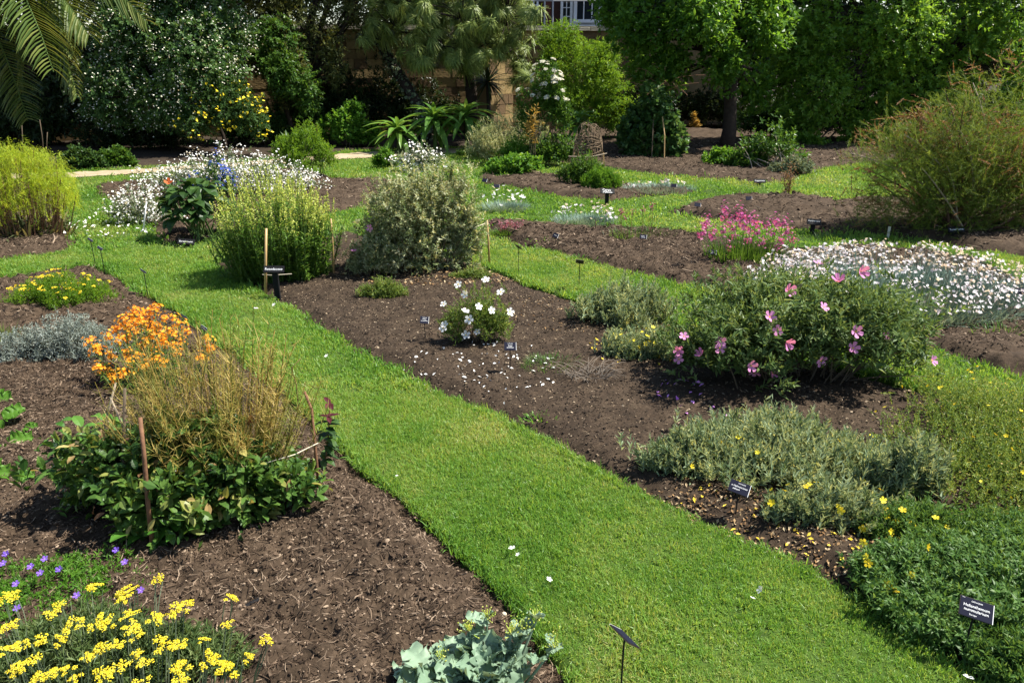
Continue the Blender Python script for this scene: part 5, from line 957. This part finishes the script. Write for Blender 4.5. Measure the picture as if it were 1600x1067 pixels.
cane('thin bare dark twig poking up above the right of the seed pods', [(466, 640), (463, 600, .0), (455, 575, .0), (470, 560, .03)], .003, 'brown_stick', 'twig', 'twig')
cane('orange-brown bamboo cane at the front left of the yellow spires', [(414, 459), (415, 410, .0), (416, 357, .05)], .013, 'bamboo')
cane('orange-brown bamboo cane at the right side of the yellow spires', [(521, 430), (520, 385, .0), (517, 342, .0)], .010, 'bamboo')
cane('short pale bamboo cane at the right side of the variegated bush', [(765, 410), (763, 375, .0), (761, 344, .0)], .011, 'bamboo')
cane('pale turquoise plastic stake in the white-flowered bed', [(222, 362), (226, 340, .0), (229, 315, .0)], .008, 'white')
for lab, u0, v0, u1, v1 in (('thin dry stalk behind the fennel, the forked tallest one', 70, 240, 62, 187), ('short dry stalk behind the left of the fennel', 36, 240, 34, 193), ('short leaning dry stalk beside the forked tall one', 72, 240, 74, 207)):
    cane(lab, [(u0, v0 + 30), ((u0 + u1) / 2, (v0 + v1) / 2, 0), (u1, v1, 0)], .008, 'twig', 'dry_stalk', 'stalk')
def line3(nm, label, pts, r, mat, cat):
    P = np.array([atz(u, v, z) for u, v, z in pts]); o = obj(nm, M().tube(P - P[0], [r] * len(P), 5), G[mat], None, tuple(P[0])); return tag(o, label, cat)
line3('twine', 'pale twine stretched across the front of the leafy clump', [(219, 722, .30), (228, 733, .30), (262, 736, .31), (300, 735, .32), (355, 733, .32), (420, 722, .31), (460, 710, .29), (497, 692, .27)], .0028, 'twine', 'twine')
line3('twine', 'grey twine tied across the front of the yellow spires at the name board', [(410, 429, .16), (425, 430, .16), (440, 429, .16), (456, 428, .16)], .004, 'twine', 'twine')
line3('twine', 'thin twine from the short bamboo cane across the variegated bush', [(762, 348, .32), (748, 353, .33), (732, 361, .34)], .004, 'twine', 'twine')
p = ground(505, 735); mr = thing('maroon_stem', 'single dark stem with maroon leaf tips right of the leafy clump', 'plant', (p[0], p[1], 0)); P = at(515, 630, p[1]) - [p[0], p[1], 0]
obj('stem', M().tube(np.array([[0, 0, -.03], P * .5 + [.01, 0, 0], P]), [.004, .0035, .003], 5), G['brown_stick'], mr)
m = M(); k = 9; D_ = np.stack([rng.normal(size=k), rng.normal(size=k), rng.uniform(0, .5, k)], 1); m.ribbon(np.repeat(P[None], k, 0) * np.r_[np.ones(5), np.full(4, .8)][:, None], D_, .065, .03, .2, (.4, 1, .8, .08), fold=.3); obj('leaf_cluster', m, FM['maroon'], mr)
m = M(); k = 26; t = rng.uniform(.15, .75, k)[:, None]; D_ = np.stack([rng.normal(size=k), rng.normal(size=k), rng.uniform(0, .4, k)], 1); m.ribbon(P * t, D_, .075, .04, .4, (.4, 1, .8, .08), fold=.25); obj('foliage', m, LM['dark'], mr, kind='stuff')
# front left corner: yellow yarrow and the violet-flowered mat
gy = ground(150, 1040); spy = dict(c=gy, rx=.64, ry=.34, h=.21)
r_, spy = shrub('yellow_yarrow', 'mass of flat bright yellow flower heads in the bottom left corner', 'flower', spy, .045, .0085, LM['yarrow'], 2000, 16, .09, alpha=55, amp=.3, nst=0, zc=.2, up=.6, shell=.7)
cor2 = [corymb('flower_head', n, FM['yarrowyellow'], .075, .07) for n in (110, 140, 125, 95)]
zz = [(880, 490), (690, 555), (740, 550), (530, 530), (700, 605), (740, 690), (75, 575), (30, 600), (330, 630), (290, 680), (450, 725), (400, 745), (540, 725), (610, 730), (70, 740), (30, 765), (980, 660), (1030, 640), (945, 690), (860, 720), (1285, 600), (1265, 740), (715, 770), (760, 805), (200, 840), (320, 830), (120, 860), (50, 890), (640, 850), (570, 870), (890, 850), (930, 865), (1135, 830), (985, 855), (540, 890), (480, 930), (190, 935), (70, 985), (130, 970), (750, 920), (800, 955), (660, 980), (1150, 930), (1205, 975), (1370, 925), (1255, 1010), (320, 1010), (380, 1000), (560, 1010), (590, 1040), (210, 1040), (980, 1010), (430, 1045), (1000, 1045), (90, 1010), (790, 1060), (1480, 830), (1010, 985), (250, 1020), (700, 690)]
A = []; B = []
for (a, b) in zz:
    P = atz(a / 3.557, 767 + b / 3.557, rng.uniform(.20, .26)) - [gy[0], gy[1], 0]; place('flower_head', cor2[rng.integers(4)], r_, frame((rng.normal(0, .15), -.1 + rng.normal(0, .12), 1), rng.random() * 6, P, rng.uniform(.048, .084)))
    for j in range(3): A.append(P * [.9, .9, 0] + [0, -.02, .01]); B.append(P - [0, 0, .006] + rng.normal(0, .012, 3) * [1, 1, 0])
m = M(); stems(m, np.array(A), np.array(B), .0022, .0016, .0, 4, 4); obj('stem', m, LM['greygreen'], r_, kind='stuff')
gv = ground(78, 925); r_, spv = shrub('violet_flowered_mat', 'soft green leafy mat dotted with small violet flowers at the left edge', 'plant', dict(c=gv, rx=.50, ry=.34, h=.12), .024, .008, LM['bright'], 1500, 11, .05, alpha=60, amp=.2, shell=.4, nst=0, zc=.2, up=.6, rand=.4)
VF = [flower_mesh('flower', FM['violet'], FM['white'], c, 5, .12) for c in (.3, .6)]
for (u, v) in [(70, 873), (63, 895), (48, 885), (93, 890), (25, 912), (5, 880), (182, 860), (195, 878), (220, 922), (27, 950), (10, 866), (120, 930)]: place('flower', VF[rng.integers(2)], r_, frame((0, -.4, .8), rng.random() * 6, atz(u, v, .12) - [gv[0], gv[1], 0], .028))
# sea kale, its big crinkled leaves
gk = ground(742, 1104); kale = thing('sea_kale', 'sea kale with big crinkled blue-green leaves at the bottom edge', 'plant', (gk[0], gk[1], 0))
def kale_leaf(sd, mat=None):
    r = np.random.default_rng(sd); nu, nv = 19, 11; V = []; T = []; ph_ = r.uniform(0, 6)
    for i in range(nu):
        t = i / (nu - 1); w = (.16 + .84 * math.sin(math.pi * min(1, t * .92 + .04)) ** .6) * .40 * (1 + .22 * math.sin(t * 27 + ph_) + .12 * math.sin(t * 47 + sd)); 
        for j in range(nv):
            s_ = j / (nv - 1) * 2 - 1; e = abs(s_) ** 1.5
            V.append([t - .12 * e * math.cos(t * 23 + sd), s_ * w * (1 - .1 * t), .09 * e * math.sin(t * 31 + sd * 1.7 + s_ * 2) + .14 * abs(s_) - .35 * (t - .2) ** 2 + r.normal(0, .008)])
    for i in range(nu - 1):
        for j in range(nv - 1): a = i * nv + j; T += [(a, a + nv, a + nv + 1), (a, a + nv + 1, a + 1)]
    return M().add(V, T, r.random()).mesh('leaf', mat or LM['kale'], True)
km = [kale_leaf(i) for i in range(6)]
for i in range(64):
    a = i * 2.4 + rng.normal(0, .2); q = i / 64; L = .155 * rng.uniform(.75, 1.15) * (1 - .35 * (1 - q)); e = 1.15 - 1.15 * q
    place('leaf', km[rng.integers(6)], kale, Matrix.Translation((rng.normal(0, .06) + .10 * math.cos(a) * q, rng.normal(0, .03) + .08 * math.sin(a) * q, .05 + .12 * (1 - q))) @ Matrix.Rotation(a, 4, 'Z') @ Matrix.Rotation(-e, 4, 'Y') @ Matrix.Rotation(rng.normal(0, .35), 4, 'X') @ Matrix.Scale(L, 4))
for (u, v, z) in ((735, 985, .27), (762, 963, .30), (838, 968, .29), (800, 990, .27), (865, 1010, .22), (820, 985, .28), (690, 1030, .2)):
    P = atz(u, v, z) - [gk[0], gk[1], 0]; st = obj('flower_stem', M().tube(np.array([[P[0] * .5, P[1] * .5, .02], P * [.8, .8, .6], P]), [.006, .005, .004], 6), LM['kale'], kale)
    for j in range(5): place('leaf', km[rng.integers(6)], kale, Matrix.Translation(P * (1 - .09 * j)) @ Matrix.Rotation(rng.random() * 6.28, 4, 'Z') @ Matrix.Rotation(rng.uniform(-1.2, -.4), 4, 'Y') @ Matrix.Scale(rng.uniform(.03, .075), 4))
    m = M(); k = 26; q = rng.normal(0, .014, (k, 3)) + [0, 0, .012]; m.ribbon(q * .5, q + [0, 0, .02], .022, .004, .1, (.6, 1, .5)); m.inst(T_BLOB, q * 1.2 + [0, 0, .012], rng.normal(size=(k, 3)), [0, 0, 1], .006, .006, .009); o = obj('bud_cluster', m, FM['paleyellow'], kale, tuple(P), kind='stuff')
# lobed leaf plant at the left edge
p = ground(-5, 740); lp = thing('lobed_leaf_plant', 'light green lobed leaves reaching in at the left edge on the mulch', 'plant', (p[0], p[1], 0)); mes = [kale_leaf(i + 20, LM['bright']) for i in range(3)]
for (u, v, a, s_) in ((-25, 625, .1, .13), (-35, 660, -.3, .13), (-40, 700, -.1, .13), (-38, 740, .1, .13), (12, 690, .3, .10), (5, 655, .8, .10), (25, 745, .2, .07), (38, 668, .1, .06)): place('leaf', mes[rng.integers(3)], lp, (lambda x, n, t: Matrix(((x[0], np.cross(n, x)[0], n[0], t[0]), (x[1], np.cross(n, x)[1], n[1], t[1]), (x[2], np.cross(n, x)[2], n[2], t[2]), (0, 0, 0, 1))))(np.array([math.cos(a), .8 * math.sin(a), .6 * math.sin(a)]), np.array([0, -.6, .8]), atz(u, v, .07) - [p[0], p[1], 0]) @ Matrix.Scale(s_ * 1.25, 4))

# ------------------------------------------------------------------ plant labels and name boards
def text(txt, size, parent, loc, name='lettering'):
    c = bpy.data.curves.new(name, 'FONT'); c.body = txt; c.size = size; c.align_x = 'CENTER'; c.align_y = 'CENTER'; c.resolution_u = 2; t = bpy.data.objects.new(name, c); COL.objects.link(t); me = bpy.data.meshes.new_from_object(t); bpy.data.objects.remove(t); bpy.data.curves.remove(c)
    me.name = name; me.materials.clear(); me.materials.append(G['white']); o = link(name, me, parent); o.location = loc; return o
def plate_label(label, u, v, z, w, h, az=0, tilt=48, roll=0, lines=(), grp='small plant labels on thin stakes', board=False, post=None):
    P = atz(u, v, z); r = thing('name_board' if board else 'plant_label', label, 'sign', (P[0], P[1], 0), grp)
    back = 'black' if board else 'platback'; mt = Euler((R_(tilt), 0, R_(az))).to_matrix() @ Matrix.Rotation(R_(roll), 3, 'Z'); m4 = mt.to_4x4(); m4.translation = Vector((0, 0, z))
    m = M().box((0, 0, 0), (w, h, .004 if not board else .012), mi=0); th_ = .0045 if not board else .013
    m.box((0, 0, .0005 + th_ / 2), (w - .003, h - .003, .001), mi=1)
    if not board: m.box((w / 2 + .001, 0, .0002), (.0018, h * .98, .0052), mi=2)  # white strip paints the sunlit right edge of the plate
    pl = obj('plate', m, [G[back], G['navy'] if not board else G['black'], G['white']], r); pl.matrix_local = m4
    if board: obj('post', M().box((0, .02, z / 2 - .03), (post or .05, .03, z + .03)), G['black'], r)
    else: obj('stake', M().tube([[0, .004, -.08], [0, .006, z * .5], [0, .002, z]], [.0035] * 3, 6), G['black'], r)
    for (t, sz, yy, xx) in lines: text(t, sz, pl, (xx, yy, th_ / 2 + .0025))
    return r
plate_label('navy label reading Helianthemum nummularium among lush leaves at the bottom right', 1525, 952, .21, .112, .072, -8, 40, -15, [('CISTACEAE', .0075, .023, .0), ('Helianthemum', .0150, .006, 0), ('nummularium', .0150, -.009, 0), ('Europe', .0085, -.025, -.01), ('19/02', .0045, .031, -.046)])
plate_label('navy label reading x Halimiocistus in front of the spreading silver bush', 1155, 762, .15, .095, .062, -10, 42, -17, [('CISTACEAE', .007, .019, .008), ('x Halimiocistus', .0125, .003, 0), ('sahucii', .0125, -.011, -.012)])
plate_label('navy label tilted left in the bare soil right of the white rock rose', 797, 541, .20, .082, .062, 8, 45, -4, [('CISTACEAE', .007, .018, 0), ('Cistus', .012, .003, 0), ('salviifolius', .012, -.011, 0)])
plate_label('small navy label in the bare soil left of the white rock rose', 663, 500, .17, .066, .062, 12, 45, -10, [('CISTACEAE', .007, .018, 0), ('Cistus', .012, .004, 0), ('monspeliensis', .0095, -.009, 0)])
plate_label('small black label in the mulch left of the magenta campion', 1005, 370, .16, .075, .055, -6, 48, -5, [('Dianthus', .012, .005, 0), ('deltoides', .012, -.011, 0)])
plate_label('small black label in the mulch below the compact white pinks', 868, 368, .15, .065, .055, -20, 50, -12, [('Silene', .013, .0, 0)])
plate_label('small black label at the left foot of the magenta campion', 1113, 394, .15, .08, .058, -10, 48, -8, [('Lychnis', .012, .005, 0), ('viscaria', .012, -.011, 0)])
plate_label('navy label at the right edge beyond the big drift of white pinks', 1597, 455, .25, .09, .06, 0, 45, 0, [('Dianthus', .013, 0, 0)])
plate_label('label seen from its brown back on a thin stake, nearest, at the bottom edge', 976, 994, .26, .10, .07, 120, 42, 0)
plate_label('label seen from behind on the far grass edge, the right one of two', 906, 409, .26, .075, .06, 165, 48, 8)
plate_label('label seen edge-on on the far grass edge, the left one of two', 810, 386, .26, .07, .06, 125, 45, 0)
for lab, u, v, z in (('thin label at the grass crossing, the farthest left one', 141, 375, .26), ('thin label at the grass crossing, just right of the farthest left one', 156, 388, .25), ('thin label at the grass edge above the yellow flower clump', 224, 424, .24), ('thin label at the grass edge behind the orange flowers, left one', 288, 495, .22), ('thin label at the grass edge behind the orange flowers, right one', 318, 513, .22), ('thin label in the corner of grass left of the yellow spires', 330, 372, .22)):
    plate_label(lab, u, v, z, .07, .055, 118 + rng.uniform(-12, 12), 42, 0)
for lab, u, v, z in (('tiny dark label on the round mulch bed, left one', 757, 282, .15), ('tiny dark label on the round mulch bed, right one', 776, 291, .15), ('tiny dark label on the mulch left of the magenta campion bed corner', 1090, 320, .15), ('tiny dark label at the left tip of the tamarisk bed', 1170, 310, .14), ('tiny dark label on the grass at the far crossing', 503, 251, .25), ('tiny dark label in front of the pale far cushion', 1053, 290, .15)):
    plate_label(lab, u, v, z, .085, .06, rng.uniform(-25, 10), 50, rng.uniform(-12, 8))
bg_ = 'black family name boards'
plate_label('black board with white lettering in front of the yellow spires', 428, 421, .26, .185, .065, 0, 55, 0, [('Resedaceae', .034, .0, 0)], bg_, True, .05)
plate_label('black board on a short post by the orange flower', 949, 299, .20, .21, .085, 10, 45, -6, [('Caryo', .05, .014, -.01), ('phyllaceae', .034, -.022, 0)], bg_, True, .055)
plate_label('black board with white lettering at the far mulch edge', 1187, 283, .07, .20, .07, 0, 50, 0, [('Polygonaceae', .030, .0, 0)], bg_, True, .05)
plate_label('black board in shade at the left of the tamarisk bed', 1272, 347, .14, .17, .08, -6, 50, -3, [('Frankeniaceae', .024, .008, 0)], bg_, True, .05)
plate_label('black board with bright lettering under the tamarisk', 1494, 359, .13, .20, .07, 4, 50, 2, [('Tamaricaceae', .031, .0, 0)], bg_, True, .05)
plate_label('black board with white lettering at the foot of the big dark leaves', 291, 378, .06, .19, .07, 4, 48, -5, [('Boraginaceae', .029, .0, 0)], bg_, True, .05)
p = ground(1387, 372); tag(obj('plant_tag', M().box((0, 0, .06), (.03, .006, .16)), solid('cream_plastic', (.5, .48, .38), .5), None, (p[0], p[1], 0)), 'small cream plastic tag stuck in the mulch under the tamarisk', 'sign')

# ------------------------------------------------------------------ small loose things
def lump(nm, label, u, v, size, mat, cat, sq=(1, .8, .5)):
    p = ground(u, v); m = M(); n = 9; V = []; T = []
    for i in range(5):
        for j in range(n): ph = (i / 4 - .5) * math.pi; a = j * 2 * math.pi / n; r = 1 + rng.normal(0, .08); V.append([math.cos(ph) * math.cos(a) * r * sq[0] * size / 2, math.cos(ph) * math.sin(a) * r * sq[1] * size / 2, math.sin(ph) * sq[2] * size / 2])
    for i in range(4):
        for j in range(n): a, b = i * n + j, i * n + (j + 1) % n; T += [(a, b, b + n), (a, b + n, a + n)]
    o = obj(nm, m.add(V, T), mat, None, (p[0], p[1], .02), smooth=True); o.rotation_euler = (0, 0, rng.random() * 6); return tag(o, label, cat)
lump('stone', 'round tan pebble lying on the near mulch', 560, 853, .035, solid('tan_stone', (.42, .27, .13), .8), 'stone')
lump('stone', 'whitish pink elongated stone on the near mulch right of the tan pebble', 625, 853, .048, solid('pale_stone', (.55, .46, .42), .8), 'stone', (1, .4, .35))
lump('stone', 'small cream stone on the mulch above the sea kale', 788, 965, .024, solid('cream_stone', (.55, .44, .3), .8), 'stone')
lump('stone', 'pale pebble on the bare soil at the grass edge, beneath the white label', 650, 562, .04, solid('white_stone', (.6, .58, .54), .8), 'stone')
line3('pipe', 'short black irrigation pipe end lying on mulch by the yellow yarrow', [(372, 953, .03), (392, 942, .035), (404, 936, .03)], .008, 'black', 'pipe')
line3('fallen_twig', 'long thin pale twig lying on the mulch beside the black pipe', [(380, 930, .03), (405, 934, .03), (432, 941, .025)], .0025, 'pale_twig', 'twig')
wpm = M().inst(T_FLOWER, [[0, 0, 0]], [0, 1, 0], [0, 0, 1], 1, 1).mesh('white_petals', FM['white'])
for u, v, s_, lab in ((800, 856, .03, 'white petals on the grass path, upper one of a pair left of its middle'), (809, 866, .02, 'white petals on the grass path, lower one of a pair left of its middle'), (858, 905, .026, 'white petals on the grass just above the sea kale'), (1188, 921, .034, 'largest white petals on the grass near the front right of the path'),
    (1176, 934, .022, 'small white petals just below the largest ones at the front right of the path'), (1513, 1058, .034, 'white petals on the grass beneath the navy label in the bottom right corner'), (620, 743, .016, 'tiny white petals on the grass right of the leafy clump'), (428, 476, .034, 'white petals on the grass edge just below the black board by the yellow spires'),
    (400, 482, .038, 'white petals on the grass left of those below the black board'), (510, 556, .03, 'white petals in the middle of the grass left of the small navy label')):
    P = atz(u, v, .035); o = link('white_petals', wpm, None, tuple(P)); o.scale = (s_,) * 3; o.rotation_euler = (rng.normal(0, .4), rng.normal(0, .4), rng.random() * 6); tag(o, lab, 'petals', 'white petal scraps on the grass path')
for lab, u, v, w, L, n in (('tiny green seedlings on the near mulch left of the leafy clump', 10, 775, 30, .06, 40), ('tiny weeds on the mulch below the leafy clump', 230, 880, 60, .04, 50), ('tiny weeds in the bare soil at the grass edge', 840, 655, 60, .05, 50)): wisp(lab, u, v, w, L, n, 'bright', nm='weed_patch', lean=1.2, wd=.012)
